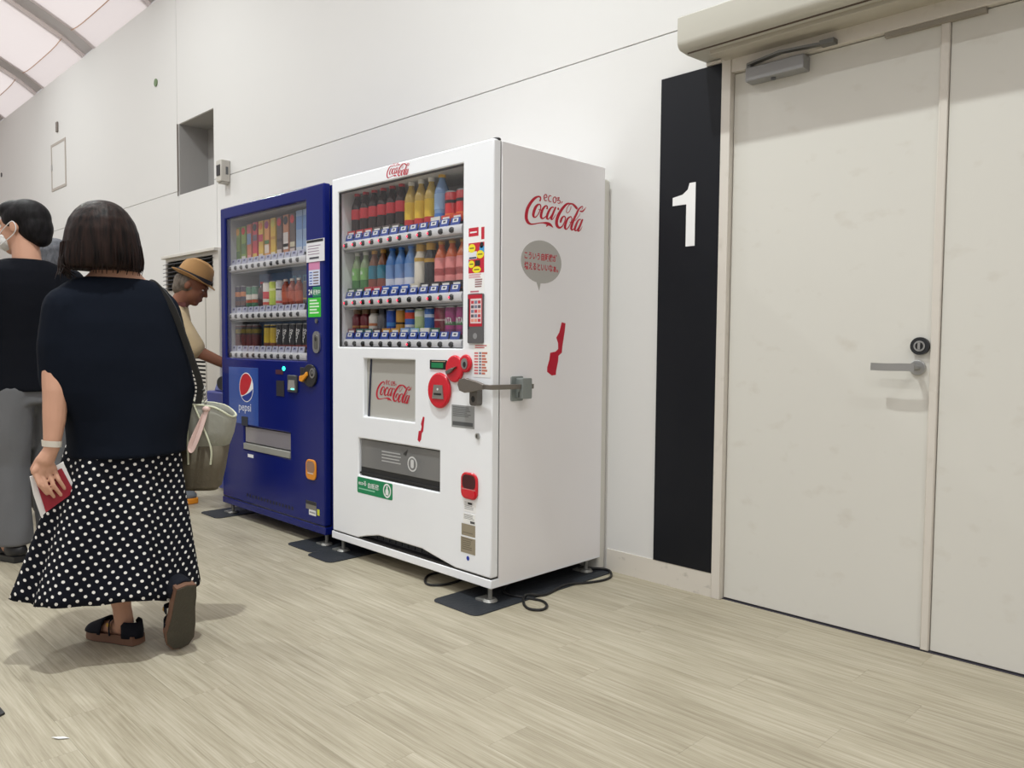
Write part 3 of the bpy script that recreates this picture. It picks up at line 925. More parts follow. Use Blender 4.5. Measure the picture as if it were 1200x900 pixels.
# big side lettering, speech bubble, red bottle mark
sd = MB(REDPRINT)
def amap_side(q): return (0.00040451 * q[0] + 0.0000046 * q[1] + 2.253154, 0.00004966 * q[0] - 0.00026632 * q[1] + 1.669243)
for i, st in enumerate(SCRIPT + ECO): sd.ribbon(st, ws, .0006 + i * .00005, amap_side)
sd.build('side_script_lettering', wm)
bub = MB(flat((176, 174, 170), .35)).disc(2.398, 1.381, .123, .088, ws, 0, .0006, 40)
bub.prism([(2.366, 1.300), (2.385, 1.262), (2.394, 1.298)], ws, 0, .0004)
bo = bub.build('speech_bubble', wm)
bt = MB(REDPRINT)
bt.text('こういう自販機が', 2.393, 1.402, .196, ws, .0009, height=.032, bold=.022)
bt.text('増えるといいなぁ。', 2.397, 1.360, .206, ws, .0009, height=.032, bold=.022)
bt.build('bubble_writing', bo)
MB(REDPRINT).prism([(2.528, 1.136), (2.552, 1.132), (2.548, 1.1), (2.541, 1.067), (2.534, 1.035), (2.53, 1.006), (2.509, .993), (2.507, .97), (2.496, .931), (2.493, .912), (2.468, .91), (2.439, .926), (2.439, .945), (2.452, .977), (2.457, 1.006), (2.491, 1.011), (2.507, 1.022), (2.506, 1.047), (2.494, 1.07), (2.513, 1.093), (2.522, 1.119)], ws, 0, .0006).build('red_bottle_mark', wm)
MB(REDPRINT).prism([(-2.667 + (a - 2.493) * .42, .668 + (b - 1.02) * .5) for a, b in [(2.528, 1.136), (2.552, 1.132), (2.541, 1.067), (2.53, 1.006), (2.509, .993), (2.496, .931), (2.468, .91), (2.439, .926), (2.452, .977), (2.457, 1.006), (2.491, 1.011), (2.506, 1.047), (2.494, 1.07)]], wf, 0, .0006).build('red_bottle_mark', wm)
# delivery outlet
oc = MB(flat((52, 52, 52), .6))
oc.box(OUT[0], OUT[1], VY + .16, VY + .165, OUT[2], OUT[3]).box(OUT[0] - .004, OUT[0], VY + .03, VY + .165, OUT[2], OUT[3]).box(OUT[1], OUT[1] + .004, VY + .03, VY + .165, OUT[2], OUT[3])
oc.box(OUT[0], OUT[1], VY + .03, VY + .165, OUT[3], OUT[3] + .004).box(OUT[0], OUT[1], VY + .03, VY + .165, OUT[2] - .004, OUT[2])
oc.build('outlet_cavity', wm)
ff = MB(mat('smoked_flap', (118, 118, 118), .25, coat=.4)).prism([(OUT[0] + .006, .585), (OUT[1] - .006, .585), (OUT[1] - .006, .452), (OUT[0] + .006, .452)], wf, -.012, -.018)
ffo = ff.build('outlet_flap', wm, bev=.002)
fm = MB(flat((206, 206, 206)))
fm.disc(-2.742, .508, .034, .034, wf, -.0117, -.0115, 26)
fm.m(flat((118, 118, 118))).disc(-2.742, .508, .027, .027, wf, -.0115, -.0113, 26)
fm.m(flat((206, 206, 206))).rrect(-2.753, .490, -2.731, .528, .008, wf, -.0113, -.0111)
lines(fm, flat((178, 178, 178)), -2.97, -2.82, .487, .545, 4, wf, -.0117, fill=.35, rs=4)
fm.m(flat((50, 50, 50))).prism([(-2.81, .545), (-2.775, .570), (-2.785, .54)], wf, -.0117, -.0114)
fm.build('flap_print', ffo)
MB(flat((34, 34, 36), .5)).box(OUT[0] + .004, OUT[1] - .004, VY + .014, VY + .03, .412, .452).box(OUT[0] + .004, OUT[1] - .004, VY + .006, VY + .014, .420, .428).build('outlet_lip', wm)
# green eco sticker
gs = MB(flat((12, 132, 84), .35)).rrect(-3.150, .328, -2.871, .404, .008, wf, 0, .0007)
gso = gs.build('green_sticker', wm)
gt = MB(WHITEP)
gt.text('ecoる', -3.108, .378, .062, wf, .0009, bold=.015)
gt.text('自販機', -3.018, .372, .088, wf, .0009, height=.026, bold=.01)
lines(gt, flat((150, 206, 178)), -3.138, -2.965, .343, .352, 1, wf, .0008, fill=.6, rs=2)
gt.m(WHITEP).disc(-2.912, .367, .030, .033, wf, .0009, .0010).m(flat((12, 132, 84), .35)).disc(-2.912, .367, .0225, .025, wf, .0010, .0011)
gt.m(WHITEP).prism([(-2.924, .347), (-2.900, .347), (-2.900, .368), (-2.907, .377), (-2.907, .388), (-2.917, .388), (-2.917, .377), (-2.924, .368)], wf, .0011, .0012)
gt.build('sticker_print', gso)
# money panel
dp = MB(flat((18, 22, 20), .3)).rrect(-2.603, .933, -2.494, .972, .003, wf, 0, .004)
dp.m(mat('green_readout', (20, 110, 66), .4, emit=.25)).rect(-2.592, .939, -2.515, .960, wf, .004, .0044)
dp.m(flat((200, 176, 150))).rect(-2.59, .965, -2.50, .968, wf, .004, .0044)
dp.build('price_display', wm)
bl = MB(REDP).disc(-2.534, .8445, .072, .0755, wf, 0, .016, 36)
blo = bl.build('bill_slot_bezel', wm, bev=.008, seg=3)
MB(mat('bill_slot_steel', (150, 144, 140), .35, metal=.5)).prism([(-2.568, .81), (-2.496, .81), (-2.504, .868), (-2.558, .868)], wf, .016, .020).m(DARK).rect(-2.556, .826, -2.508, .834, wf, .020, .021).m(flat((236, 236, 236))).disc(-2.532, .850, .005, .005, wf, .02, .021, 10).build('bill_slot', blo)
cn = MB(REDP).disc(-2.438, .938, .054, .056, wf, 0, .014, 32)
cno = cn.build('coin_slot_bezel', wm, bev=.007, seg=3)
MB(STEELD).prism([(-2.478, .927), (-2.472, .914), (-2.45, .922), (-2.414, .948), (-2.428, .944), (-2.452, .938)], wf, .012, .026).build('coin_chute', cno, bev=.002)
sm = MB(REDP).disc(-2.371, .961, .036, .037, wf, 0, .013, 28)
smo = sm.build('return_knob_bezel', wm, bev=.006, seg=3)
MB(STEEL).disc(-2.371, .961, .019, .022, wf, .012, .016, 20).m(DARK).disc(-2.369, .957, .009, .012, wf, .016, .0165, 14).build('return_knob', smo)
# posters, notices, card reader
ps = MB(flat((240, 240, 240), .4)).rect(-2.366, 1.222, -2.271, 1.506, wf, 0, .0006)
pso = ps.build('promotion_poster', wm)
pp = MB(flat((196, 26, 52)))
pp.rect(-2.364, 1.468, -2.306, 1.502, wf, .0006, .0008).rect(-2.290, 1.452, -2.272, 1.500, wf, .0006, .0008)
pp.rect(-2.364, 1.322, -2.272, 1.442, wf, .0006, .0008)
pp.m(flat((60, 150, 206))).rect(-2.30, 1.40, -2.272, 1.425, wf, .0008, .001).rect(-2.364, 1.35, -2.34, 1.37, wf, .0008, .001)
pp.m(flat((226, 226, 232))).rect(-2.364, 1.378, -2.315, 1.408, wf, .0008, .001)
pp.m(flat((40, 44, 90))).rect(-2.36, 1.380, -2.318, 1.386, wf, .001, .0012)
pp.m(flat((34, 28, 34))).rect(-2.325, 1.350, -2.295, 1.372, wf, .001, .0012).disc(-2.287, 1.43, .011, .012, wf, .0008, .001, 14)
pp.m(flat((240, 224, 40)))
for u, v, a, b in ((-2.344, 1.421, .021, .017), (-2.295, 1.394, .022, .016), (-2.346, 1.358, .018, .015), (-2.315, 1.335, .025, .013)):
    pp.disc(u, v, a, b, wf, .0012, .0014, 20)
    pp.m(flat((120, 104, 40))).rect(u - a * .6, v - .002, u + a * .6, v + .003, wf, .0014, .0015).m(flat((240, 224, 40)))
pp.m(WHITEP).rect(-2.356, 1.481, -2.316, 1.487, wf, .0008, .001)
lines(pp, flat((206, 130, 140)), -2.362, -2.285, 1.300, 1.318, 3, wf, .0006, rs=3)
lines(pp, flat((150, 110, 110)), -2.325, -2.275, 1.262, 1.298, 4, wf, .0006, fill=.6, rs=5)
lines(pp, flat((196, 110, 124)), -2.352, -2.290, 1.232, 1.252, 2, wf, .0006, fill=.6, rs=6)
pp.build('poster_print', pso)
rd = MB(flat((92, 90, 92), .3)).rrect(-2.360, 1.043, -2.271, 1.240, .006, wf, 0, .008)
rdo = rd.build('card_reader', wm)
rq = MB(flat((186, 24, 48))).rect(-2.357, 1.110, -2.274, 1.236, wf, .008, .0085)
rq.m(flat((226, 208, 210))).rect(-2.342, 1.122, -2.278, 1.220, wf, .0085, .009)
rr_ = random.Random(5)
for i in range(5):
    for j in range(3):
        rq.m(flat([(196, 60, 72), (120, 128, 150), (230, 150, 130), (90, 84, 92)][rr_.randrange(4)])).rect(-2.338 + j * .02, 1.128 + i * .018, -2.322 + j * .02, 1.140 + i * .018, wf, .009, .0093)
rq.m(flat((44, 44, 48))).rect(-2.357, 1.10, -2.350, 1.22, wf, .0085, .0095)
rq.m(flat((140, 140, 142))).disc(-2.315, 1.072, .012, .012, wf, .008, .0084, 16)
rq.build('reader_screen', rdo)
tl = MB(flat((240, 240, 238))).rrect(-2.331, .908, -2.233, 1.042, .004, wf, 0, .001)
lines(tl, flat((196, 70, 80)), -2.322, -2.25, 1.020, 1.036, 2, wf, .001, fill=.5, rs=8)
for i in range(8):
    tl.m(flat((206, 112, 116))).rect(-2.326, .920 + i * .0115, -2.303, .927 + i * .0115, wf, .001, .0013)
    tl.m(flat((120, 120, 140))).rect(-2.298, .920 + i * .0115, -2.285, .928 + i * .0115, wf, .001, .0013)
    tl.m(flat((198, 118, 96))).rect(-2.282, .920 + i * .0115, -2.262 + .012 * ((i * 5) % 3) / 2, .928 + i * .0115, wf, .001, .0013)
tl.build('notice_tag', wm)
sv = MB(flat((148, 150, 150), .3)).rect(-2.463, .698, -2.324, .790, wf, 0, .0008)
lines(sv, flat((104, 106, 108)), -2.455, -2.345, .740, .783, 6, wf, .0008, fill=.5, rs=9)
sv.m(flat((84, 86, 88))).rect(-2.457, .706, -2.332, .722, wf, .0008, .0011)
sv.build('silver_notice', wm)
MB(STEEL).disc(-2.301, .673, .011, .012, wf, 0, .008, 16).m(DARK).rect(-2.303, .667, -2.299, .679, wf, .008, .009).build('key_cylinder', wm)
kb = MB(mat('lock_housing', (110, 106, 102), .35, metal=.6)).rrect(-2.322, .795, -2.278, .875, .014, wf, 0, .03)
kb.m(DARK).disc(-2.300, .822, .011, .013, wf, .03, .031, 14)
kb.build('lock_housing', wm, bev=.003)
hb2 = MB(mat('hasp_lever', (130, 124, 118), .3, metal=.7))
hb2.prism([(-2.372, .878), (-2.362, .900), (-2.33, .904), (-2.26, .892), (-2.225, .882), (-2.225, .866), (-2.26, .857), (-2.33, .846), (-2.362, .854)], wf, .03, .05)
hb2.tube([(-2.26, VY - .04, .875), (-2.205, VY - .038, .874), (-2.192, VY + .0, .873), (-2.192, VY + .20, .871)], .008, flat=(.006, .0095), smooth=4)
hb2.build('hasp_lever', wm, bev=.002)
hs = MB(mat('hasp_plate', (146, 152, 150), .35, metal=.5)).rrect(2.222, .812, 2.290, .912, .008, ws, 0, .006).rrect(2.246, .822, 2.300, .905, .006, ws, .006, .045)
hs.m(DARK).disc(2.262, .84, .010, .012, lambda u, v, d: (VX1 + .025, 2.245 - d, v), 0, .002, 14)
hs.build('hasp_bracket', wm, bev=.003)
# coin return cup and rating labels
cr_ = MB(REDP).rrect(-2.397, .411, -2.298, .520, .030, wf, 0, .008).build('coin_return_bezel', wm, bev=.003)
MB(flat((70, 22, 28), .4)).rrect(-2.387, .452, -2.308, .511, .022, wf, .008, .0088).m(flat((196, 120, 118), .3)).rect(-2.387, .449, -2.308, .454, wf, .008, .0095).m(REDP).rrect(-2.387, .420, -2.308, .450, .012, wf, .008, .012).build('coin_return_cup', cr_)
s1 = MB(flat((240, 240, 240))).rect(-2.385, .358, -2.311, .402, wf, 0, .0006)
lines(s1, flat((150, 150, 152)), -2.38, -2.32, .364, .398, 5, wf, .0006, fill=.4, rs=11)
s1.m(flat((30, 30, 32))).rect(-2.36, .388, -2.335, .397, wf, .0009, .0011)
s1.build('white_label', wm)
s2 = MB(flat((238, 238, 236))).rect(-2.388, .309, -2.315, .350, wf, 0, .0006)
lines(s2, flat((150, 150, 150)), -2.384, -2.32, .325, .347, 4, wf, .0006, fill=.4, rs=12)
s2.m(flat((80, 80, 82))).rect(-2.345, .312, -2.318, .322, wf, .0006, .0009)
s2.build('white_label', wm)
TAN = flat((150, 140, 120), .4)
s3 = MB(TAN).rect(-2.398, .258, -2.315, .306, wf, 0, .0008); lines(s3, flat((112, 102, 86)), -2.39, -2.325, .266, .272, 1, wf, .0008, rs=13); s3.build('rating_plate', wm)
s4 = MB(TAN).rect(-2.402, .186, -2.314, .251, wf, 0, .0008); lines(s4, flat((108, 98, 82)), -2.395, -2.33, .196, .246, 6, wf, .0008, fill=.4, rs=14); s4.build('rating_plate', wm)
MB(flat((24, 50, 160))).disc(-2.358, .166, .0085, .0095, wf, 0, .001, 16).build('blue_dot', wm)
for fx, fy in ((-2.262, 2.155), (-3.325, 2.155), (-2.262, 2.76), (-3.325, 2.76)): foot(wm, fx, fy)

# ---------------- blue machine
BX0, BX1, BY = -4.590, -3.440, 2.1205
bmch = thing('vending_machine', 'dark blue drinks vending machine with a round red, white and blue emblem', 'vending machine', (-4.01, 2.46, 0.0))
def bf(u, v, d): return (u, BY - d, v)
body = MB(VBLUE)
body.box(BX1 - .02, BX1, BY + .045, VB, .075, 1.828).box(BX0, BX0 + .02, BY + .045, VB, .075, 1.828)
body.box(BX0 + .02, BX1 - .02, BY + .045, VB, 1.808, 1.828).box(BX0 + .02, BX1 - .02, BY + .045, VB, .075, .10).box(BX0 + .02, BX1 - .02, VB - .02, VB, .10, 1.808)
body.build('cabinet', bmch, bev=.003)
BWIN = (-4.527, -3.612, .945, 1.765); BREC = (-4.492, -4.130, .566, .894); BOUT = (-4.310, -3.781, .420, .556)
door = MB(VBLUE)
door.plate(BX0, BX1, .108, 1.833, [BWIN, BOUT], BY, BY + .04)
bdr = door.build('door', bmch, bev=.008, seg=3)
MB(flat((14, 18, 52), .4)).box(BX0 + .004, BX1 - .006, BY + .004, BY + .05, .100, .112).build('door_seal', bmch)
MB(VBLUE).box(BX0 - .006, BX1 + .004, BY + .001, BY + .05, .066, .103).build('kick_bar', bmch, bev=.003)
for i in range(16):
    MB(flat((10, 14, 40), .6)).box(-4.28 + i * .034, -4.262 + i * .034, BY - .0006, BY + .001, .146, .164).build('vent_slot', bmch)
BL2 = mat('blue_display_liner', (178, 178, 186), .5)
cav = MB(BL2)
cav.box(BWIN[0] - .005, BWIN[0], BY + .035, 2.38, BWIN[2], BWIN[3]).box(BWIN[1], BWIN[1] + .005, BY + .035, 2.38, BWIN[2], BWIN[3])
cav.box(BWIN[0], BWIN[1], BY + .035, 2.38, BWIN[3], BWIN[3] + .005).box(BWIN[0], BWIN[1], BY + .035, 2.38, BWIN[2] - .005, BWIN[2])
cav.m(mat('blue_display_back', (150, 152, 166), .5)).box(BWIN[0], BWIN[1], 2.375, 2.38, BWIN[2], BWIN[3])
cav.build('display_liner', bmch)
bk = MB(mat('backdrop_blue', (92, 128, 176), .4)).box(-4.40, BWIN[1], 2.27, 2.273, 1.22, 1.455).box(-4.40, BWIN[1], 2.27, 2.273, 1.0, 1.18)
bko = bk.build('backdrop', bmch)
MB(flat((120, 190, 224))).text('SUNTORY', -3.86, 1.385, .30, lambda u, v, d: (u, 2.27 - d, v), .001, height=.06, bold=.015).build('backdrop_lettering', bko)
MB(GLASS).box(BWIN[0], BWIN[1], BY + .008, BY + .012, BWIN[2], BWIN[3]).build('display_window', bmch)
BS = {
 'c1': dict(k='card', h=0.204, r=.026, body=(150, 170, 90), disc=(226, 170, 80), bands=[(.05, .3, (96, 132, 72)), (.34, .7, (132, 160, 84))], d='green drink display card with orange disc'),
 'c2': dict(k='card', h=0.204, r=.026, body=(150, 176, 96), disc=(214, 72, 62), bands=[(.02, .14, (232, 226, 220)), (.2, .5, (110, 140, 90))], d='green drink display card with red disc'),
 'c3': dict(k='card', h=0.209, r=.026, body=(206, 120, 90), disc=(206, 90, 110), bands=[(.02, .14, (226, 150, 150)), (.44, .74, (128, 150, 190))], d='orange and blue drink display card'),
 'c4': dict(k='card', h=0.214, r=.026, body=(206, 60, 76), disc=(40, 38, 42), bands=[(.02, .16, (224, 186, 80)), (.5, .66, (110, 90, 110))], d='red drink display card with black disc'),
 'c5': dict(k='card', h=0.214, r=.026, body=(226, 186, 76), disc=(226, 130, 50), bands=[(.02, .12, (232, 220, 214)), (.45, .64, (200, 60, 90))], d='yellow drink display card with orange disc'),
 'c6': dict(k='card', h=0.214, r=.026, body=(232, 160, 90), disc=(158, 60, 120), bands=[(.12, .34, (230, 214, 200)), (.36, .46, (84, 130, 70))], d='orange drink display card with purple disc'),
 'c7': dict(k='card', h=0.216, r=.026, body=(222, 182, 60), disc=(206, 196, 80), bands=[(.03, .12, (230, 222, 200)), (.45, .52, (206, 150, 50))], d='golden yellow drink display card'),
 'c8': dict(k='card', h=0.216, r=.027, body=(92, 76, 72), disc=(204, 48, 56), bands=[(.02, .16, (206, 190, 186)), (.36, .44, (60, 48, 46))], d='dark brown drink display card with red disc'),
 'c9': dict(k='card', h=0.218, r=.028, body=(196, 128, 90), disc=(44, 44, 56), bands=[(.14, .56, (224, 216, 212)), (.2, .28, (190, 60, 70))], d='tan and white drink display card with black disc'),
 'ca': dict(k='card', h=0.218, r=.027, body=(100, 84, 80), disc=(206, 52, 56), bands=[(.02, .14, (206, 190, 186)), (.18, .3, (206, 196, 170))], d='grey-brown drink display card with red disc'),
 'cb': dict(k='card', h=0.226, r=.031, body=(150, 178, 216), disc=None, bands=[(.0, .14, (206, 214, 226)), (.55, .86, (110, 150, 206))], d='tall pale blue water display card'),
 'b1': dict(k='can', h=.128, r=.026, body=(58, 52, 72), bands=[(.5, .72, (206, 130, 84)), (.1, .3, (96, 60, 52))], d='navy and copper coffee can'),
 'b2': dict(k='can', h=.120, r=.027, body=(70, 120, 92), bands=[(.36, .6, (222, 214, 204)), (.2, .34, (190, 90, 60))], d='green and white coffee can'),
 'b3': dict(k='pet', h=.14, r=.025, body=(70, 40, 40), cap=(196, 40, 50), bands=[(.3, .56, (40, 34, 36))], d='small cola bottle with red cap'),
 'b4': dict(k='can', h=.134, r=.031, body=(220, 212, 208), bands=[(.3, .6, (206, 56, 66)), (.05, .16, (206, 90, 80))], d='white and red can'),
 'b5': dict(k='can', h=.138, r=.030, body=(186, 204, 88), bands=[(.6, .7, (222, 228, 160))], d='lime green can'),
 'b6': dict(k='can', h=.138, r=.028, body=(198, 200, 206), bands=[(.6, .66, (70, 76, 100)), (.08, .18, (196, 90, 90))], d='silver white can'),
 'b7': dict(k='pet', h=.142, r=.027, body=(150, 62, 40), cap=(224, 214, 206), bands=[(.1, .5, (176, 76, 44))], d='leaning amber red bottle'),
 'b8': dict(k='can', h=.12, r=.024, body=(84, 78, 74), bands=[(.2, .26, (190, 150, 60))], d='dark grey narrow can'),
 'd1': dict(k='can', h=.131, r=.027, body=(92, 34, 36), bands=[(.56, .9, (52, 48, 46)), (.62, .8, (198, 176, 70))], d='dark red coffee can with yellow emblem band'),
 'd2': dict(k='can', h=.131, r=.027, body=(196, 168, 46), bands=[(.04, .2, (110, 60, 40)), (.84, .93, (40, 40, 44))], d='yellow coffee can'),
 'd3': dict(k='can', h=.131, r=.027, body=(34, 33, 36), bands=[(.02, .12, (120, 50, 46))], text='BOSS', tw=.075, th=.026, rot=1.25, d='black coffee can with slanted white lettering'),
}
TAGB = (flat((186, 188, 206)), flat((150, 152, 186)), flat((60, 62, 92)))
BTNB = mat('button_smoke_blue', (70, 70, 72), .25)
rows_b = [(1.475, 1.520), (1.191, 1.246), (.964, 1.012)]
slots_b = [-4.510 + .0708 * i for i in range(12)]
items_b = [['c1', 'c2', 'c3', 'c4', 'c5', 'c6', 'c7', 'c8', 'c9', 'ca', 'cb', 'cb'],
           ['b1', 'b1', 'b2', 'b2', 'b3', 'b4', 'b5', 'b6', 'b7', 'b7', 'b7', 'b8'],
           ['d1', 'd1', 'd1', 'd1', None, 'd2', 'd2', 'd3', 'd3', 'd3', 'd3', 'd3']]
for rI in range(3):
    xs = shelf_row(bmch, -4.524, -3.650, slots_b, rows_b[rI][0], BY + .022, rows_b[rI][1], .25, None, TAGB, BTNB)
    for i, k in enumerate(items_b[rI]):
        if k: place(k, BS[k], xs[i], BY + .080, rows_b[rI][1], 'on blue machine %s shelf' % rown[rI], 'drinks displayed in the blue vending machine, %s shelf' % rown[rI], tilt=-.12 if k == 'b7' else 0)
# emblem panel
ep = MB(mat('emblem_panel_blue', (34, 76, 160), .25, coat=.4)).rect(BREC[0], BREC[2], BREC[1], BREC[3], bf, 0, .002)
epo = ep.build('emblem_panel', bmch, bev=.001)
GC, GR = (-4.271, .780), .080
em = MB(WHITEP).disc(*GC, GR * 1.06, GR * 1.06, bf, .002, .0024, 44)
def arc(a0, a1, r=GR, n=22): return [(GC[0] + r * math.cos(math.radians(a0 + (a1 - a0) * i / n)), GC[1] + r * math.sin(math.radians(a0 + (a1 - a0) * i / n))) for i in range(n + 1)]
def wave(p, q, c1, c2, n=16):
    out = []
    for i in range(1, n):
        t = i / n
        out.append(tuple((1 - t) ** 3 * p[k] + 3 * (1 - t) ** 2 * t * c1[k] + 3 * (1 - t) * t * t * c2[k] + t ** 3 * q[k] for k in (0, 1)))
    return out
top = arc(35, 215)
em.m(flat((190, 30, 44), .3)).prism(top + wave(top[-1], top[0], (GC[0] - .02, GC[1] - .055), (GC[0] + .045, GC[1] - .02)), bf, .0024, .0028)
low = arc(205 + 20, 360 - 4)
em.m(flat((18, 52, 140), .3)).prism(low + wave(low[-1], low[0], (GC[0] + .035, GC[1] - .035), (GC[0] - .0, GC[1] - .04)), bf, .0024, .0028)
em.build('round_emblem', epo)
MB(flat((206, 212, 226))).text('pepsi', -4.290, .657, .15, bf, .0026, height=.058, bold=.008).build('emblem_lettering', epo)
# panel devices
MB(flat((70, 26, 44), .4)).rrect(-3.93, .868, -3.85, .892, .004, bf, 0, .002).build('readout', bmch)
MB(mat('green_lamp', (40, 240, 190), .3, emit=4)).disc(-3.842, .900, .013, .011, bf, 0, .003, 16).build('green_lamp', bmch)
MB(flat((34, 32, 40), .4)).rect(-3.922, .750, -3.838, .834, bf, 0, .003).build('blank_plate', bmch)
bi = MB(flat((64, 66, 70), .35)).rrect(-3.788, .778, -3.694, .868, .006, bf, 0, .012)
bio = bi.build('bill_slot', bmch, bev=.003)
MB(flat((150, 146, 142), .3)).prism([(-3.778, .79), (-3.704, .79), (-3.712, .842), (-3.770, .842)], bf, .012, .015).m(mat('bill_led', (80, 250, 210), .3, emit=3)).rect(-3.742, .792, -3.712, .799, bf, .015, .0155).build('bill_slot_mouth', bio)
ci = MB(flat((36, 36, 38), .3)).disc(-3.565, .872, .064, .058, bf, 0, .012, 32).rect(-3.66, .835, -3.58, .912, bf, 0, .01)
cio = ci.build('coin_unit', bmch, bev=.003)
MB(mat('orange_lever', (226, 150, 36), .3)).prism([(-3.648, .842), (-3.644, .868), (-3.60, .876), (-3.578, .892), (-3.572, .872), (-3.60, .852), (-3.618, .838)], bf, .012, .024).build('coin_lever', cio, bev=.003)
MB(STEEL).disc(-3.532, .885, .024, .026, bf, .012, .016, 22).m(DARK).disc(-3.532, .885, .014, .016, bf, .016, .0165, 18).m(STEEL).disc(-3.528, .888, .006, .008, bf, .0165, .018, 12).build('coin_ring', cio)
oc = MB(flat((60, 60, 66), .6)).box(BOUT[0], BOUT[1], BY + .13, BY + .135, BOUT[2], BOUT[3]).box(BOUT[0] - .004, BOUT[0], BY + .03, BY + .135, BOUT[2], BOUT[3]).box(BOUT[1], BOUT[1] + .004, BY + .03, BY + .135, BOUT[2], BOUT[3])
oc.box(BOUT[0], BOUT[1], BY + .03, BY + .135, BOUT[3], BOUT[3] + .004).box(BOUT[0], BOUT[1], BY + .03, BY + .135, BOUT[2] - .004, BOUT[2]).build('outlet_cavity', bmch)
MB(mat('outlet_flap_grey', (134, 130, 136), .22, coat=.5)).rect(BOUT[0] + .004, .462, BOUT[1] - .004, .552, bf, -.008, -.014).build('outlet_flap', bmch, bev=.002)
MB(mat('outlet_sill', (146, 146, 140), .4)).rect(BOUT[0], .420, BOUT[1], .456, bf, .004, -.03).build('outlet_sill', bmch, bev=.003)
MB(flat((44, 48, 60))).rect(-4.33, .558, -4.255, .61, bf, .002, .004).build('outlet_mark', bmch)
MB(WHITEP).rect(-4.262, .378, -4.195, .396, bf, 0, .0008).build('white_label', bmch)
oc_ = MB(mat('orange_return', (222, 140, 30), .3)).rrect(-3.612, .335, -3.514, .440, .030, bf, 0, .008).build('coin_return_bezel', bmch, bev=.003)
MB(flat((150, 116, 96), .4)).rrect(-3.602, .372, -3.524, .431, .024, bf, .008, .0088).m(flat((214, 206, 196), .3)).rect(-3.590, .366, -3.536, .371, bf, .008, .0095).build('coin_return_cup', oc_)
# notices on the right stile
sg_ = MB(flat((226, 226, 230), .35)).rect(-3.600, 1.448, -3.432, 1.560, bf, .001, .004)
lines(sg_, flat((150, 130, 150)), -3.585, -3.46, 1.475, 1.53, 4, bf, .004, fill=.3, rs=21)
sg_.m(DARK).rect(-3.596, 1.545, -3.44, 1.558, bf, .004, .0045).m(flat((70, 70, 80))).rect(-3.57, 1.462, -3.48, 1.472, bf, .004, .0045)
sg_.build('white_notice', bmch)
ls = MB(flat((206, 214, 236))).rect(-3.582, 1.329, -3.478, 1.447, bf, 0, .001)
ls.m(flat((206, 130, 170))).rect(-3.582, 1.408, -3.478, 1.447, bf, .001, .0013)
for i in range(5):
    ls.m(flat((70, 96, 170))).rect(-3.576, 1.336 + i * .014, -3.55, 1.342 + i * .014, bf, .001, .0013)
    ls.m(flat((110, 92, 92))).rect(-3.54, 1.336 + i * .014, -3.49, 1.342 + i * .014, bf, .001, .0013)
ls.build('coin_list_sticker', bmch)
g2 = MB(flat((20, 130, 84))).rect(-3.545, 1.272, -3.47, 1.322, bf, 0, .001)
g2.m(flat((226, 232, 226))).text('24', -3.568, 1.297, .036, bf, .001, bold=.02).text('販売中', -3.508, 1.295, .064, bf, .0013, height=.026, bold=.015)
g2.build('green_hours_sticker', bmch)
g3 = MB(flat((52, 190, 44))).rect(-3.590, 1.170, -3.470, 1.268, bf, 0, .001)
lines(g3, flat((220, 240, 214)), -3.575, -3.485, 1.180, 1.258, 5, bf, .001, fill=.5, rs=22)
g3.build('green_notice', bmch)
MB(STEELD).disc(-3.508, 1.150, .011, .012, bf, 0, .006, 14).build('key_cylinder', bmch)
lkp = MB(STEEL).rrect(-3.538, .988, -3.474, 1.098, .030, bf, 0, .008)
lkp.m(STEELD).rrect(-3.522, 1.006, -3.490, 1.08, .015, bf, .008, .010).m(DARK).disc(-3.506, 1.058, .010, .011, bf, .010, .0105, 12)
lkp.build('lock_escutcheon', bmch, bev=.002)
lb = MB(flat((120, 116, 108))).rect(-3.622, .178, -3.520, .222, bf, 0, .001).m(flat((40, 40, 44))).rect(-3.622, .204, -3.52, .222, bf, .001, .0013)
lb.m(flat((226, 226, 226))).rect(-3.592, .150, -3.524, .178, bf, 0, .001).m(flat((150, 150, 150))).rect(-3.585, .160, -3.53, .168, bf, .001, .0013).m(flat((206, 206, 50))).rect(-3.512, .158, -3.49, .190, bf, 0, .001)
lb.build('rating_plate', bmch)
for fx, fy in ((-3.485, 2.16), (-4.54, 2.16), (-3.485, 2.76), (-4.54, 2.76)): foot(bmch, fx, fy)

# rubber mats under the feet
def floor_mat(x0, x1, y0, y1, label, name='floor_mat', z=0.0):
    b = MB(RUBBER)
    b.rrect(x0, y0, x1, y1, .035, lambda u, v, d: (u, v, d), z, z + .0045)
    tag(b.build(name, None, bev=.0015), label, 'floor mat', 'rubber mats under the vending machines')
floor_mat(-2.44, -2.17, 1.992, 2.845, 'black rubber mat under the white machine with the loose cable')
floor_mat(-3.40, -3.185, 1.985, 2.82, 'black rubber mat at the left foot of the white machine')
floor_mat(-3.655, -3.402, 2.02, 2.82, 'black rubber mat under the blue machine next to the white machine')
floor_mat(-4.69, -4.45, 2.016, 2.82, 'black rubber mat under the blue machine foot next to the bin')

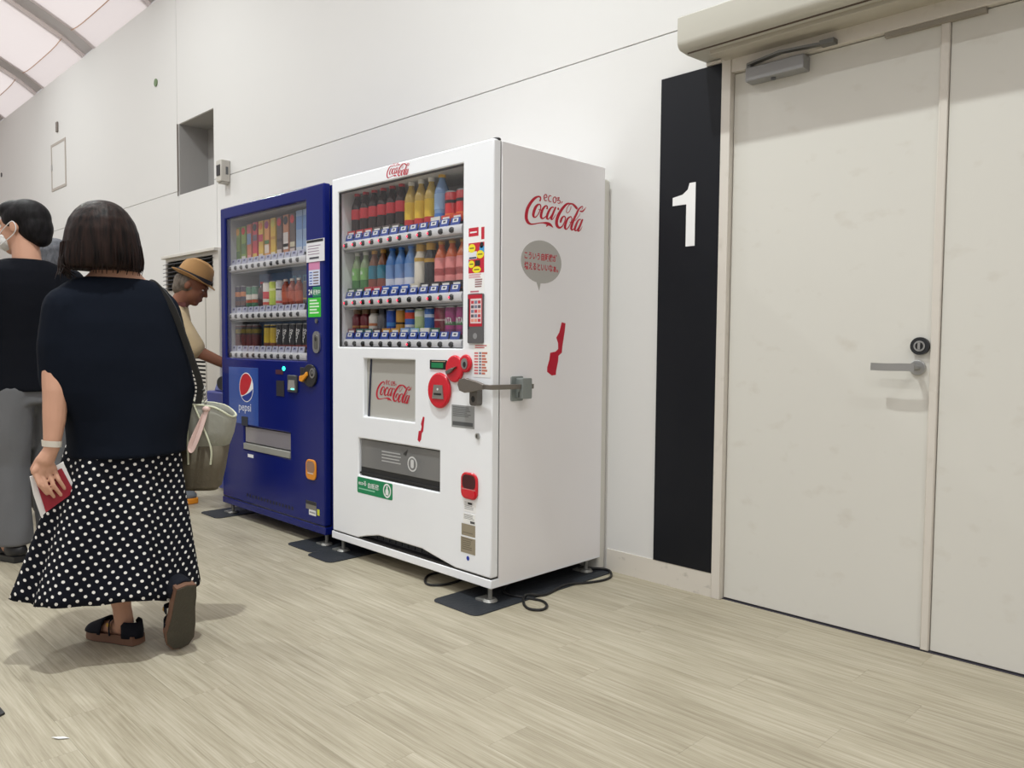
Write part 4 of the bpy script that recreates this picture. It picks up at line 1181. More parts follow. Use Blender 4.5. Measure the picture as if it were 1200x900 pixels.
# cables
def zc(p, k=.0055): return [(x, y, k + (0.0045 if (-2.44 < x < -2.17 or -3.40 < x < -3.185) and y > 1.99 else 0)) for x, y in p]
c1 = zc([(-2.40, 2.42), (-2.306, 2.274), (-2.23, 2.262), (-2.167, 2.293), (-2.111, 2.305), (-2.058, 2.272), (-2.045, 2.224), (-2.086, 2.199), (-2.142, 2.228), (-2.188, 2.286), (-2.16, 2.379), (-2.182, 2.523), (-2.142, 2.635), (-2.119, 2.713), (-2.135, 2.785), (-2.195, 2.835), (-2.266, 2.80), (-2.309, 2.76)])
c1[9] = (c1[9][0], c1[9][1], .017)
tag(MB(CABLE).tube(c1, .0055, n=8).build('power_cable', None), 'black power cable looped on the floor beside the white machine', 'cable')
tag(MB(CABLE).tube(zc([(-2.60, 2.50), (-2.56, 2.30), (-2.55, 2.17), (-2.59, 2.112), (-2.652, 2.133), (-2.708, 2.203), (-2.707, 2.29), (-2.70, 2.5)]), .0055, n=8).build('power_cable', None), 'black cable loop peeking out from under the front of the white machine', 'cable')

# floor scraps
tag(MB(flat((232, 234, 236), .5)).prism([(-2.262, .575), (-2.242, .586), (-2.228, .608), (-2.246, .600)], lambda u, v, d: (u, v, d + .002 * math.sin(u * 300)), .003, .0045).build('paper_scrap', None), 'tiny white paper scrap lying on the wooden floor', 'paper scrap')
tag(MB(DARK).prism([(-2.56, .49), (-2.505, .487), (-2.488, .500), (-2.500, .522), (-2.57, .52)], lambda u, v, d: (u, v, d), 0, .006).build('black_tape_piece', None), 'black flat piece lying on the floor', 'tape')

# ================================================================== AIR CONDITIONER AND BIN
ACW = mat('aircon_case', (204, 200, 192), .45)
ac = thing('air_conditioner', 'tall floor-standing beige air conditioner with black top louvre', 'air conditioner', (-5.92, 2.68, 0))
ab = MB(ACW).plate(-6.39, -5.44, 0.06, 1.70, [(-6.355, -5.545, 1.44, 1.665), (-6.30, -5.68, .62, .98)], 2.50, 2.52).box(-6.39, -6.37, 2.52, 2.855, .06, 1.70).box(-5.46, -5.44, 2.52, 2.855, .06, 1.70).box(-6.39, -5.44, 2.52, 2.855, 1.68, 1.70).box(-6.39, -5.44, 2.52, 2.855, .06, .08).box(-6.39, -5.44, 2.845, 2.855, .06, 1.70).box(-6.36, -5.47, 2.53, 2.84, 0, .06)
ab.build('case', ac, bev=.004)
MB(flat((24, 24, 26), .7)).box(-6.36, -5.54, 2.56, 2.57, 1.43, 1.68).box(-6.31, -5.67, 2.545, 2.55, .61, .99).build('vent_backing', ac)
for i in range(7):
    MB(flat((52, 52, 54), .4)).obox((-5.96, 2.50, 1.462 + i * .031), (.43, 0, 0), (0, .022, .008), (0, 0, .002)).build('louvre_blade', ac)
for i in range(12):
    MB(ACW).obox((-5.99, 2.515, .635 + i * .03), (.32, 0, 0), (0, .012, .0), (0, 0, .0075)).build('grille_slat', ac)
MB(ACW).obox((-5.93, 2.50, 1.70), (.48, 0, 0), (0, .03, 0), (0, 0, .012)).build('top_lip', ac, bev=.004)
MB(flat((170, 166, 158))).box(-5.665, -5.658, 2.497, 2.50, .08, 1.42).build('panel_seam', ac)

BINB = mat('bin_blue', (34, 50, 140), .35)
bn = thing('recycling_bin', 'blue recycling bin with a domed lid beside the blue vending machine', 'bin', (-5.0, 2.6, 0))
bb = MB(BINB)
bb.loft([[(-5.34 + i, 2.40 + i, z) if 0 else p for p in [(-5.36 + t, 2.40 + t, z), (-4.72 - t, 2.40 + t, z), (-4.72 - t, 2.82 - t, z), (-5.36 + t, 2.82 - t, z)]] for t, z, i in ((.03, .012, 0), (.0, .60, 0))])
bb.build('body', bn, bev=.012)
MB(BINB).box(-5.385, -4.70, 2.375, 2.84, .60, .70).build('lid_rim', bn, bev=.012)
dome = []
for z, t in ((.70, .03), (.76, .05), (.81, .09), (.84, .14)):
    dome.append([(-5.36 + t, 2.385 + t * .6, z), (-4.72 - t, 2.385 + t * .6, z), (-4.72 - t, 2.83 - t * .6, z), (-5.36 + t, 2.83 - t * .6, z)])
MB(mat('bin_lid_pale', (96, 106, 168), .35)).loft(dome).build('dome_lid', bn, bev=.01)
for hx in (-5.18, -4.90):
    MB(flat((14, 14, 18), .6)).loft([[(hx + .085 * math.cos(a), 2.4 - .0 + yy, .757 + .048 * math.sin(a)) for a in [2 * math.pi * i / 18 for i in range(18)]] for yy in (-.004, .06)]).build('opening', bn)
MB(flat((226, 228, 232), .3)).obox((-5.04, 2.50, .846), (.2, 0, 0), (0, .06, 0), (0, 0, .006)).build('lid_label', bn)

# ================================================================== PEOPLE
SKIN = mat('skin', (198, 152, 128), .55, spec=.3, var=.06, vscale=(18, 18, 18))
SKIN_D = mat('skin_tanned', (128, 84, 64), .55, spec=.3, var=.06, vscale=(18, 18, 18))
NAVY = mat('navy_knit', (19, 24, 34), .9, spec=.08, bump=.25, bscale=14)
BLACKK = mat('black_tee', (20, 22, 28), .9, spec=.08, bump=.25, bscale=14)
TROUS = mat('grey_trousers', (110, 111, 114), .85, spec=.1, bump=.35, bscale=12)
SLATE = mat('slate_cloth', (86, 90, 98), .85, spec=.1, bump=.3, bscale=12)
BEIGE = mat('beige_shirt', (192, 172, 138), .8, spec=.15, bump=.35, bscale=18)
JEAN = mat('faded_jeans', (104, 116, 128), .85, spec=.1, bump=.3, bscale=20)

def hair_mat(name, a, b, sc=(60, 60, 3), rough=.38):
    m = bpy.data.materials.new(name); m.use_nodes = True
    nt = m.node_tree; p = nt.nodes['Principled BSDF']
    p.inputs['Roughness'].default_value = rough
    p.inputs['Specular IOR Level'].default_value = .14
    tc = nt.nodes.new('ShaderNodeTexCoord'); mp = nt.nodes.new('ShaderNodeMapping'); mp.inputs['Scale'].default_value = sc
    n = nt.nodes.new('ShaderNodeTexNoise'); n.inputs['Scale'].default_value = 1.0; n.inputs['Detail'].default_value = 5
    nt.links.new(tc.outputs['Object'], mp.inputs[0]); nt.links.new(mp.outputs[0], n.inputs['Vector'])
    r = nt.nodes.new('ShaderNodeValToRGB')
    r.color_ramp.elements[0].position = .35; r.color_ramp.elements[0].color = (*lin(a), 1)
    r.color_ramp.elements[1].position = .7; r.color_ramp.elements[1].color = (*lin(b), 1)
    nt.links.new(n.outputs[0], r.inputs[0]); nt.links.new(r.outputs[0], p.inputs['Base Color'])
    bp = nt.nodes.new('ShaderNodeBump'); bp.inputs['Strength'].default_value = .5; bp.inputs['Distance'].default_value = .004
    nt.links.new(n.outputs[0], bp.inputs['Height']); nt.links.new(bp.outputs[0], p.inputs['Normal'])
    return m
HAIR_BR = hair_mat('dark_brown_hair', (16, 11, 11), (46, 32, 28), (90, 90, 4), .5)
HAIR_BK = hair_mat('black_hair', (13, 12, 14), (32, 30, 32), (60, 60, 20), .55)
HAIR_GR = hair_mat('grey_hair', (84, 76, 68), (122, 112, 102), (60, 60, 40), .6)

HAIR_GR2 = hair_mat('slate_grey_hair', (84, 86, 92), (112, 114, 120), (60, 60, 40), .6)

def rz(a): return Matrix.Rotation(a, 3, 'Z')

def ring(c, ru, rv, U, V, n=28, wob=None, ph=0):
    c, U, V = Vector(c), Vector(U), Vector(V)
    out = []
    for i in range(n):
        a = 2 * math.pi * i / n
        k = 1.0 + (wob(a) if wob else 0)
        out.append(c + U * (ru * k * math.cos(a)) + V * (rv * k * math.sin(a)))
    return out

def head(mb, c, yaw, tilt=0.0, s=1.0):
    """skull, jaw, nose, brow, ears, lips; facing local -Y rotated to direction yaw"""
    R = rz(yaw) @ Matrix.Rotation(tilt, 3, 'X')
    P = lambda x, y, z: Vector(c) + R @ Vector((x * s, y * s, z * s))
    mb.ell(P(0, .008, .025), (.074 * s, .092 * s, .088 * s), R)
    mb.ell(P(0, -.022, -.035), (.060 * s, .066 * s, .075 * s), R)
    mb.ell(P(0, -.052, -.090), (.030 * s, .030 * s, .022 * s), R)
    mb.chain([(P(0, -.088, .012), .009 * s), (P(0, -.104, -.022), .013 * s)], n=10)
    mb.ell(P(0, -.082, .030), (.050 * s, .016 * s, .010 * s), R)
    mb.ell(P(0, -.086, -.056), (.022 * s, .010 * s, .005 * s), R); mb.ell(P(0, -.085, -.066), (.019 * s, .010 * s, .005 * s), R)
    for sx in (-1, 1):
        mb.ell(P(sx * .076, .012, -.002), (.010 * s, .020 * s, .032 * s), R)
        mb.ell(P(sx * .030, -.076, -.012), (.018 * s, .014 * s, .016 * s), R)
    return P, R

def eyes(P, R, s, parent, col=(40, 28, 24)):
    for sx in (-1, 1):
        b = MB(flat((232, 228, 222))).ell(P(sx * .031, -.0775, .006), (.013 * s, .007 * s, .005 * s), R, n=10)
        b.m(flat(col)).ell(P(sx * .031, -.0815, .006), (.0055 * s, .004 * s, .006 * s), R, n=8)
        b.m(flat((30, 24, 22))).ell(P(sx * .031, -.090, .026), (.019 * s, .004 * s, .0035 * s), R, n=8)
        b.build('eye', parent)

def strands(name, parent, m, seeds, count):
    """loose locks that break up a hair outline"""
    b = MB(m)
    rr = random.Random(9)
    for _ in range(count):
        p0, p1, p2, w = seeds(rr)
        b.tube([p0, p1, p2], lambda t: w * (1 - .9 * t) + .0004, n=5, smooth=4)
    o = b.build(name, parent)
    return o

def hand(mb, wrist, palm, knuckles, tips, thumb, rf=.0082):
    mb.chain([(wrist, .0215), (palm, .027)], n=12)
    for k in knuckles:
        mb.cyl(palm, k, .018, .0115, 10)
        mb.ell(k, (.0105,) * 3, n=10)
    for k, mid, t in tips:
        mb.chain([(k, rf + .0012), (mid, rf), (t, rf * .86)], n=10)
    mb.chain(thumb, n=10)

# ---------------- woman walking away in the polka-dot skirt
WX, WYc = -2.84, .945
wo = thing('person', 'person in loose navy top and long polka-dot skirt walking away with a booklet', 'person', (WX, WYc, 0))
XU, YU, ZU = Vector((1, 0, 0)), Vector((0, 1, 0)), Vector((0, 0, 1))
b = MB(SKIN)
PW_, RW_ = head(b, (-2.865, .908, 1.385), math.radians(-90), .10, .98)
b.chain([((-2.855, .918, 1.33), .050), ((-2.845, .935, 1.20), .056)])
b.loft([ring((-2.84, .945, z), ru, rv, YU, XU) for z, ru, rv in ((.72, .155, .105), (.80, .160, .105), (.92, .130, .088), (1.05, .148, .098), (1.16, .165, .095), (1.225, .125, .078), (1.262, .085, .066), (1.30, .056, .052))])
# left arm swung slightly back, hand gripping the booklet
b.chain([((-2.845, .785, 1.16), .052), ((-2.835, .755, 1.0), .044), ((-2.80, .745, .875), .038), ((-2.785, .735, .785), .033), ((-2.77, 0.7227, 0.704), .0235)])
kn = [(-2.775, 0.674, 0.629), (-2.77, 0.6925, 0.6231), (-2.77, 0.711, 0.6241), (-2.775, 0.7286, 0.6319)]
md = [(-2.757, 0.6818, 0.592), (-2.754, 0.7013, 0.5822), (-2.754, 0.7208, 0.5842), (-2.757, 0.7373, 0.5988)]
tq = [(-2.759, 0.7032, 0.5588), (-2.757, 0.7227, 0.5472), (-2.757, 0.7422, 0.5501), (-2.759, 0.7539, 0.5686)]
hand(b, (-2.77, 0.7227, 0.6991), (-2.777, 0.7052, 0.6621), kn, list(zip(kn, md, tq)), [((-2.783, 0.6896, 0.665), .012), ((-2.797, 0.676, 0.6358), .0095), ((-2.803, 0.6896, 0.6036), .008)], rf=.0068)
# right arm bent forward under the bag strap
b.chain([((-2.845, 1.10, 1.16), .052), ((-2.86, 1.145, 1.0), .044), ((-2.87, 1.14, .88), .038), ((-2.95, 1.13, .86), .033), ((-3.03, 1.11, .87), .024)])
k2 = [(-3.085, 1.085 + .014 * i, .872) for i in range(4)]
hand(b, (-3.035, 1.11, .87), (-3.06, 1.107, .87), k2, [(k, (k[0] - .012, k[1], .845), (k[0] + .008, k[1], .832)) for k in k2], [((-3.06, 1.085, .87), .013), ((-3.08, 1.072, .85), .010), ((-3.075, 1.085, .835), .0085)])
# legs: planted left, pushing-off right
b.chain([((-2.84, .88, .74), .085), ((-2.86, .905, .42), .055), ((-2.845, .925, .30), .052), ((-2.835, .945, .12), .030), ((-2.83, .95, .07), .031)])
b.cyl((-2.83, .95, .055), (-2.93, .915, .035), .030, .022); b.ell((-2.95, .91, .034), (.045, .035, .018)); b.ell((-2.80, .957, .045), (.028, .026, .026))
b.chain([((-2.84, 1.02, .74), .085), ((-2.80, 1.045, .44), .055), ((-2.76, 1.052, .33), .046), ((-2.675, 1.06, .225), .030), ((-2.658, 1.06, .20), .029)])
b.cyl((-2.655, 1.090, .20), (-2.685, 1.06, .085), .024, .022); b.ell((-2.695, 1.06, .055), (.018, .032, .034)); b.ell((-2.642, 1.058, .195), (.024, .025, .026))
remesh(b, 'body', wo, .0036, 3, SKIN)
eyes(PW_, RW_, .98, wo)
# top
b = MB(NAVY)
rings = []
for z, cy, ru, rv, cx in ((1.252, .945, .098, .074, -2.842), (1.246, .944, .128, .084, -2.842), (1.222, .944, .165, .096, -2.842), (1.18, .943, .195, .110, -2.84), (1.10, .944, .212, .125, -2.835), (.98, .952, .230, .135, -2.83), (.87, .965, .236, .140, -2.83), (.78, .978, .200, .150, -2.83), (.70, .974, .189, .160, -2.835), (.655, .972, .187, .166, -2.835)):
    w = lambda a, zz=z: .035 * math.sin(5 * a + zz * 9) * max(0, (1.1 - zz)) + .02 * math.sin(11 * a + zz * 4) * max(0, (1.0 - zz))
    rings.append(ring((cx, cy, z), ru, rv, YU, XU, 48, w))
b.loft(rings)
b.chain([((-2.84, .80, 1.14), .080), ((-2.838, .785, 1.02), .082), ((-2.835, .785, .92), .080)])
b.loft([ring((-2.835, .790 + .03 * t, .93 - .13 * t), .078 + .012 * t, .07, (0, .93, -.36), XU, 24, lambda a: .05 * math.sin(4 * a)) for t in (0, .4, .8, 1)])
b.chain([((-2.845, 1.08, 1.14), .080), ((-2.85, 1.115, 1.0), .078), ((-2.86, 1.125, .92), .072)])
remesh(b, 'top', wo, .007, 6, NAVY)
# skirt with fan-out dot layout
sk = MB(dots_mat())
uvl = sk.bm.loops.layers.uv.new('UVMap')
NS, ND = 72, 22
def skirt_r(t, a):
    base = .170 + .095 * t ** 1.15
    fold = (.006 + .014 * t) * math.sin(7 * a + 1.3) + .007 * t * math.sin(15 * a + .5)
    return base + fold
grid = []
for j in range(ND + 1):
    t = j / ND
    rw = []
    arcs = 0.0
    for i in range(NS + 1):
        a = 2 * math.pi * i / NS
        rad = skirt_r(t, a)
        yy = math.sin(a) * rad * 1.04
        xx = math.cos(a) * rad * .82 + .05 * t * math.exp(-(((a + math.pi) % (2 * math.pi) - math.pi - .55) / .5) ** 2)
        hem = .215 + .004 * math.sin(a) - .008 * math.cos(a) + .006 * math.sin(7 * a + 1.3) - .03 * math.exp(-(((a + math.pi) % (2 * math.pi) - math.pi - .62) / .5) ** 2)
        cy = .970 - .058 * t
        z = .70 + (hem - .70) * t
        rw.append(Vector((WX - .01 * t + xx, cy + yy, z)))
    # arc length measured from the centre back (i = 0)
    L = [0.0]
    for i in range(1, NS + 1): L.append(L[-1] + (rw[i] - rw[i - 1]).length)
    tot = L[-1]
    grid.append((rw, [l if l < tot / 2 else l - tot for l in L], t * .56))
V = [[sk.v(c) for c in g[0][:-1]] for g in grid]
for j in range(ND):
    for i in range(NS):
        i2 = (i + 1) % NS
        fc = sk.f([V[j][i], V[j][i2], V[j + 1][i2], V[j + 1][i]])
        us = [grid[j][1][i], grid[j][1][i + 1], grid[j + 1][1][i + 1], grid[j + 1][1][i]]
        if max(us) - min(us) > .3: us = [abs(u) for u in us]
        for lp, u, vv in zip(fc.loops, us, (grid[j][2], grid[j][2], grid[j + 1][2], grid[j + 1][2])):
            lp[uvl].uv = (u, vv)
so = sk.build('skirt', wo, sharp=180)
sol = so.modifiers.new('cloth', 'SOLIDIFY'); sol.thickness = .003
# hair: chin-length bob
hb_ = MB(HAIR_BR)
hr = []
for z, cy, ru, rv, cx in ((1.508, .907, .018, .022, -2.85), (1.502, .907, .040, .048, -2.85), (1.49, .906, .060, .072, -2.85), (1.47, .905, .080, .092, -2.847), (1.44, .904, .099, .104, -2.842), (1.40, .903, .111, .110, -2.836), (1.35, .902, .120, .110, -2.832), (1.31, .901, .126, .106, -2.828), (1.285, .901, .125, .102, -2.826), (1.274, .901, .116, .090, -2.826)):
    hr.append(ring((cx, cy, z), ru, rv, YU, XU, 40, lambda a, zz=z: .015 * math.sin(13 * a + zz * 3) + .010 * math.sin(23 * a)))
hb_.loft(hr)
remesh(hb_, 'hair', wo, .006, 3, HAIR_BR)
def lock(rr):
    a = rr.uniform(-1.9, 1.9)
    rad = rr.uniform(.94, 1.03)
    y0, x0 = math.sin(a) * .120 * rad, math.cos(a) * .106 * rad
    dl = rr.uniform(-.012, .018)
    k = 1.0 + rr.uniform(-.05, .07)
    return (WX + .008 + x0 * .97, .903 + y0 * .97, 1.36), (WX + .012 + x0 * 1.02, .903 + y0 * 1.03, 1.31), (WX + .014 + x0 * (k - .08), .903 + y0 * k, 1.274 - dl), rr.uniform(.003, .006)
st = strands('hair_locks', wo, HAIR_BR, lock, 110)
def flip(rr):
    q = rr.uniform(0, 1)
    return (WX - .02 + .05 * q, .788, 1.33), (WX - .02 + .05 * q, .778 + rr.uniform(-.004, .006), 1.285), (WX - .01 + .06 * q, .782 + rr.uniform(-.022, .04), 1.250 + rr.uniform(-.014, .02)), rr.uniform(.003, .006)
strands('hair_locks', wo, HAIR_BR, flip, 34)
# wristband
wbm = MB(mat('white_wristband', (222, 216, 206), .5))
wbm.loft([ring((-2.7710, 0.7232, 0.7147 + dz), r0, r0, (0, 1, -.12), XU, 24) for dz, r0 in ((-.0095, .0272), (.0095, .0285), (.0095, .0265), (-.0095, .0252), (-.0095, .0272))], cap=False)
wbm.build('wristband', wo)
# sandals
SHOE = mat('black_suede', (26, 28, 36), .8, spec=.15)
SOLE = mat('brown_wedge_sole', (112, 80, 62), .6)
TREAD = mat('dark_tread', (70, 66, 56), .8, bump=.5, bscale=90)
def sandal(T, lifted=False):
    """T maps foot space (x forward, y left, z up) to world"""
    prof = [(-.105, -.026), (-.112, 0), (-.105, .028), (-.06, .033), (0, .036), (.06, .045), (.10, .040), (.125, .022), (.132, 0), (.125, -.022), (.10, -.036), (.05, -.036), (-.02, -.030), (-.06, -.030)]
    q = MB(SOLE)
    lo = [T(x, y, .0) for x, y in prof]; hi = [T(x * .98, y * .96, .030 - .012 * max(0, x) / .13) for x, y in prof]
    q.loft([lo, hi])
    q.m(TREAD).loft([[T(x * .97, y * .95, -.003) for x, y in prof], [T(x * .97, y * .95, .001) for x, y in prof]])
    so_ = q.build('sole', wo)
    u = MB(SHOE)
    def cup(x0, x1, h0, h1, w):
        rows = []
        for i in range(7):
            x = x0 + (x1 - x0) * i / 6
            hh = h0 + (h1 - h0) * i / 6
            wd = w * (1 - .25 * ((i / 6) ** 3) if x1 > 0 else 1)
            rows.append([T(x, wd * math.cos(a), .022 + hh * math.sin(a)) for a in [math.pi * k / 12 for k in range(13)]])
        u.loft(rows, cap=False, closed=False)
    cup(.035, .118, .058, .022, .042)
    o = u.build('toe_cover', wo); o.modifiers.new('t', 'SOLIDIFY').thickness = .004
    u = MB(SHOE)
    rows = []
    for i in range(15):
        a = math.radians(95 + 170 * i / 14)
        cx, cy = -.055 + .060 * math.cos(a), .036 * math.sin(a)
        rows.append([T(cx, cy, .022), T(cx * 1.0, cy * 1.02, .045), T(cx + .004, cy * .92, .078 if i not in (0, 14) else .066)])
    u.loft(rows, cap=False, closed=False)
    o = u.build('heel_counter', wo); o.modifiers.new('t', 'SOLIDIFY').thickness = .004
    s_ = MB(SHOE).tube([T(-.01, .040, .026), T(.0, .030, .068), T(.005, 0, .080), T(.0, -.030, .068), T(-.01, -.036, .026)], .006, flat=(.002, .009), smooth=4)
    s_.m(GOLD).obox(T(.002, .033, .060), T(.006, 0, 0) - T(0, 0, 0), T(0, .003, 0) - T(0, 0, 0), T(0, 0, .006) - T(0, 0, 0))
    s_.build('ankle_strap', wo)
fdir = Vector((-.92, -.38, 0)).normalized(); fl_ = Vector((-fdir.y, fdir.x, 0)) * 1.0
fl_ = Vector((fdir.y, -fdir.x, 0)) * -1
O1 = Vector((-2.868, .938, .003))
sandal(lambda x, y, z: O1 + fdir * x + fl_ * y + ZU * z)
f2 = Vector((-.30, .02, -.954)).normalized(); l2 = Vector((0.02, -1, -.02)); l2 = (l2 - f2 * l2.dot(f2)).normalized(); u2 = f2.cross(l2)
if u2.x > 0: u2 = -u2
O2 = Vector((-2.590, 1.058, .130))
sandal(lambda x, y, z: O2 + f2 * x * 1.02 + l2 * y * 1.22 + u2 * z)

# booklet in her hand
bk = thing('booklet', 'red-covered booklet with white papers held in the walking hand', 'booklet', (-2.775, .725, .55))
def bkp(u, v, d): return (-2.777 + d, u, v)
MB(flat((150, 22, 44), .4)).prism([(0.6779, 0.5998), (0.75, 0.6329), (0.785, 0.553), (0.7032, 0.4985)], bkp, .0, .006).build('red_cover', bk)
MB(flat((236, 236, 236), .5)).prism([(0.6633, 0.6153), (0.6876, 0.6183), (0.6974, 0.5725), (0.7052, 0.4985), (0.6915, 0.4848), (0.6721, 0.5579)], bkp, -.010, -.001).build('papers', bk)
MB(flat((236, 236, 236), .5)).prism([(0.7324, 0.6387), (0.7558, 0.6514), (0.7909, 0.5579), (0.785, 0.5472), (0.7675, 0.5725)], bkp, -.009, .002).build('papers', bk)

# shoulder bag
bagc = Vector((-2.835, 1.200, 0))
RU = Vector((.66, .75, 0)).normalized(); RV = Vector((-RU.y, RU.x, 0))
bg_ = thing('tote_bag', 'grey-brown open tote bag with pale piping hanging at her hip', 'bag', (bagc.x, bagc.y, .50))
BAGL = mat('bag_canvas_grey', (150, 150, 140), .75, bump=.2, bscale=40)
BAGD = mat('bag_canvas_brown', (92, 84, 68), .75, bump=.2, bscale=40)
PIPE = mat('bag_piping', (206, 208, 184), .6)
def brings(zs):
    out = []
    for z, u0, u1, w, dz in zs:
        cu = (u0 + u1) / 2; hu = (u1 - u0) / 2
        rgn = []
        for i in range(32):
            a = 2 * math.pi * i / 32
            ca, sa = math.cos(a), math.sin(a)
            ex = math.copysign(abs(ca) ** .55, ca); ey = math.copysign(abs(sa) ** .55, sa)
            rgn.append(bagc + RU * (cu + hu * ex) + RV * (w * ey) + ZU * (z + dz * ex * ex * (1 if ex > 0 else -.3) + .03 * dz))
        out.append(rgn)
    return out
R1 = brings([(.505, -.040, .085, .035, 0), (.515, -.052, .095, .05, 0), (.58, -.056, .11, .055, 0), (.665, -.056, .125, .055, 0)])
R2 = brings([(.665, -.056, .125, .055, 0), (.72, -.056, .142, .055, -.01), (.785, -.050, .15, .06, -.03), (.815, -.035, .148, .058, -.045)])
q = MB(BAGD).loft(R1, cap=False); q.f([q.v(c) for c in R1[0]])
o = q.build('lower_body', bg_); o.modifiers.new('t', 'SOLIDIFY').thickness = .004
o = MB(BAGL).loft(R2, cap=False).build('upper_body', bg_); o.modifiers.new('t', 'SOLIDIFY').thickness = .004
MB(PIPE).tube(R2[-1], .004, n=6, smooth=1, closed=True).build('rim_piping', bg_)
for side in (-1, 1):
    for u in (.0, .06):
        MB(PIPE).tube([bagc + RU * (u * .4) + RV * side * .062 + ZU * .815, bagc + RU * u * .9 + RV * side * .062 + ZU * .74, bagc + RU * u * 1.35 + RV * side * .060 + ZU * .66, bagc + RU * u * 1.3 + RV * side * .056 + ZU * .60], .0035, n=6).build('piping', bg_)
MB(mat('bag_strap_black', (44, 44, 44), .6)).tube([bagc + RU * .03 + RV * -.05 + ZU * .80, (-2.765, 1.198, .88), (-2.752, 1.166, .97), (-2.752, 1.135, 1.06), (-2.755, 1.098, 1.16), (-2.79, 1.066, 1.225), (-2.845, 1.058, 1.243), (-2.91, 1.075, 1.19), (-2.955, 1.12, 1.05), (-2.945, 1.19, .90), bagc + RU * .0 + RV * .05 + ZU * .80], .01, flat=(.003, .011), smooth=5).build('shoulder_strap', bg_)
for i in range(5):
    MB(STEEL).tube([(-2.758 + .004 * (i % 2) + .009 * math.cos(a), 1.205 + .002 * i + .005 * math.sin(a), .875 - .016 * i + .009 * math.sin(a)) for a in [2 * math.pi * k / 8 for k in range(8)]], .0018, n=5, smooth=1, closed=True).build('chain_link', bg_)
PINK = mat('pink_ribbon', (218, 188, 180), .6)
MB(PINK).tube([(-2.755, 1.215, .80), (-2.755, 1.19, .75), (-2.755, 1.165, .70), (-2.755, 1.152, .665), (-2.75, 1.158, .655), (-2.745, 1.178, .70), (-2.745, 1.20, .76), (-2.745, 1.212, .80)], .006, flat=(.002, .007), smooth=5).ell((-2.75, 1.214, .80), (.014, .016, .012)).build('ribbon', bg_)

# ---------------- man in black tee facing left
mn = thing('person', 'person in black T-shirt and grey trousers wearing a white face mask', 'person', (-4.34, 1.0, 0))
MF = Vector((-.96, -.28, 0)).normalized(); MLt = Vector((MF.y, -MF.x, 0)); MLt = -MLt if MLt.dot(Vector((0, -1, 0))) < 0 else MLt
MC = Vector((-4.31, 1.035, 0))
def mp_(l, fw, z): return MC + MLt * l + MF * fw + ZU * z
b = MB(SKIN)
hyaw = math.atan2(-.66, -.75) + math.pi / 2
PM, RM = head(b, mp_(-.01, .045, 1.575), hyaw, .06, 1.09)
b.chain([(mp_(-.005, .02, 1.52), .058), (mp_(0, -.005, 1.38), .064)])
b.loft([ring(mp_(0, 0, z), ru, rv, MLt, MF) for z, ru, rv in ((.86, .165, .115), (1.0, .155, .11), (1.15, .175, .12), (1.30, .19, .11), (1.385, .10, .07))])
for sd_ in (1, -1):
    b.chain([(mp_(sd_ * .195, 0, 1.33), .058), (mp_(sd_ * .235, .0, 1.16), .048), (mp_(sd_ * .245, .0, 1.04), .042), (mp_(sd_ * .24, .06, .90), .036), (mp_(sd_ * .235, .10, .80), .026)])
    ks = [mp_(sd_ * .235, .135 - .016 * i, .715) for i in range(4)]
    hand(b, mp_(sd_ * .235, .10, .80), mp_(sd_ * .235, .11, .755), ks, [(k, k - ZU * .035 - MLt * sd_ * .006, k - ZU * .066 - MLt * sd_ * .02) for k in ks], [(mp_(sd_ * .228, .135, .765), .014), (mp_(sd_ * .215, .155, .73), .011), (mp_(sd_ * .205, .155, .70), .009)])
    b.chain([(mp_(sd_ * .09, 0, .82), .09), (mp_(sd_ * .10, .01, .48), .06), (mp_(sd_ * .10, -.01, .10), .04)])
    b.cyl(mp_(sd_ * .10, -.02, .06), mp_(sd_ * .105, .13, .035), .036, .026)
remesh(b, 'body', mn, .007, 4, SKIN)
eyes(PM, RM, 1.09, mn)
b = MB(BLACKK)
b.loft([ring(mp_(0, 0, z), ru, rv, MLt, MF, 32, lambda a, zz=z: .02 * math.sin(6 * a + zz * 12)) for z, ru, rv in ((.80, .205, .150), (.90, .195, .142), (1.05, .190, .136), (1.20, .215, .140), (1.30, .245, .130), (1.365, .232, .112), (1.405, .150, .09), (1.424, .09, .076))])
for sd_ in (1, -1):
    b.chain([(mp_(sd_ * .205, 0, 1.325), .078), (mp_(sd_ * .235, .0, 1.17), .072), (mp_(sd_ * .245, .0, 1.09), .072)])
remesh(b, 't_shirt', mn, .009, 5, BLACKK)
b = MB(TROUS)
b.loft([ring(mp_(0, 0, z), ru, rv, MLt, MF, 32) for z, ru, rv in ((.74, .19, .135), (.84, .185, .135), (.90, .175, .125))])
for sd_ in (1, -1):
    b.loft([ring(mp_(sd_ * lx, fx, z), ru, rv, MLt, MF, 24, lambda a, zz=z: .03 * math.sin(5 * a + zz * 20)) for lx, fx, z, ru, rv in ((.095, 0, .82, .10, .125), (.10, .01, .62, .098, .11), (.10, .02, .45, .090, .10), (.10, .0, .28, .082, .092), (.10, -.015, .14, .080, .088), (.10, -.01, .075, .082, .092))])
remesh(b, 'trousers', mn, .009, 4, TROUS)
for sd_ in (1, -1):
    s_ = MB(DARK)
    s_.loft([[mp_(sd_ * .105 + l, fw, z0) for l, fw in ((-.036, -.09), (0, -.105), (.036, -.09), (.046, .04), (.044, .12), (.02, .17), (-.02, .17), (-.044, .12), (-.046, .04))] for z0 in (.0005, .03)])
    s_.ell(mp_(sd_ * .105, .08, .04), (.046, .085, .034), rz(math.atan2(MF.y, MF.x) - math.pi / 2)); s_.ell(mp_(sd_ * .105, -.04, .05), (.042, .065, .045), rz(math.atan2(MF.y, MF.x) - math.pi / 2))
    s_.build('shoe', mn)
hq = MB(HAIR_BK)
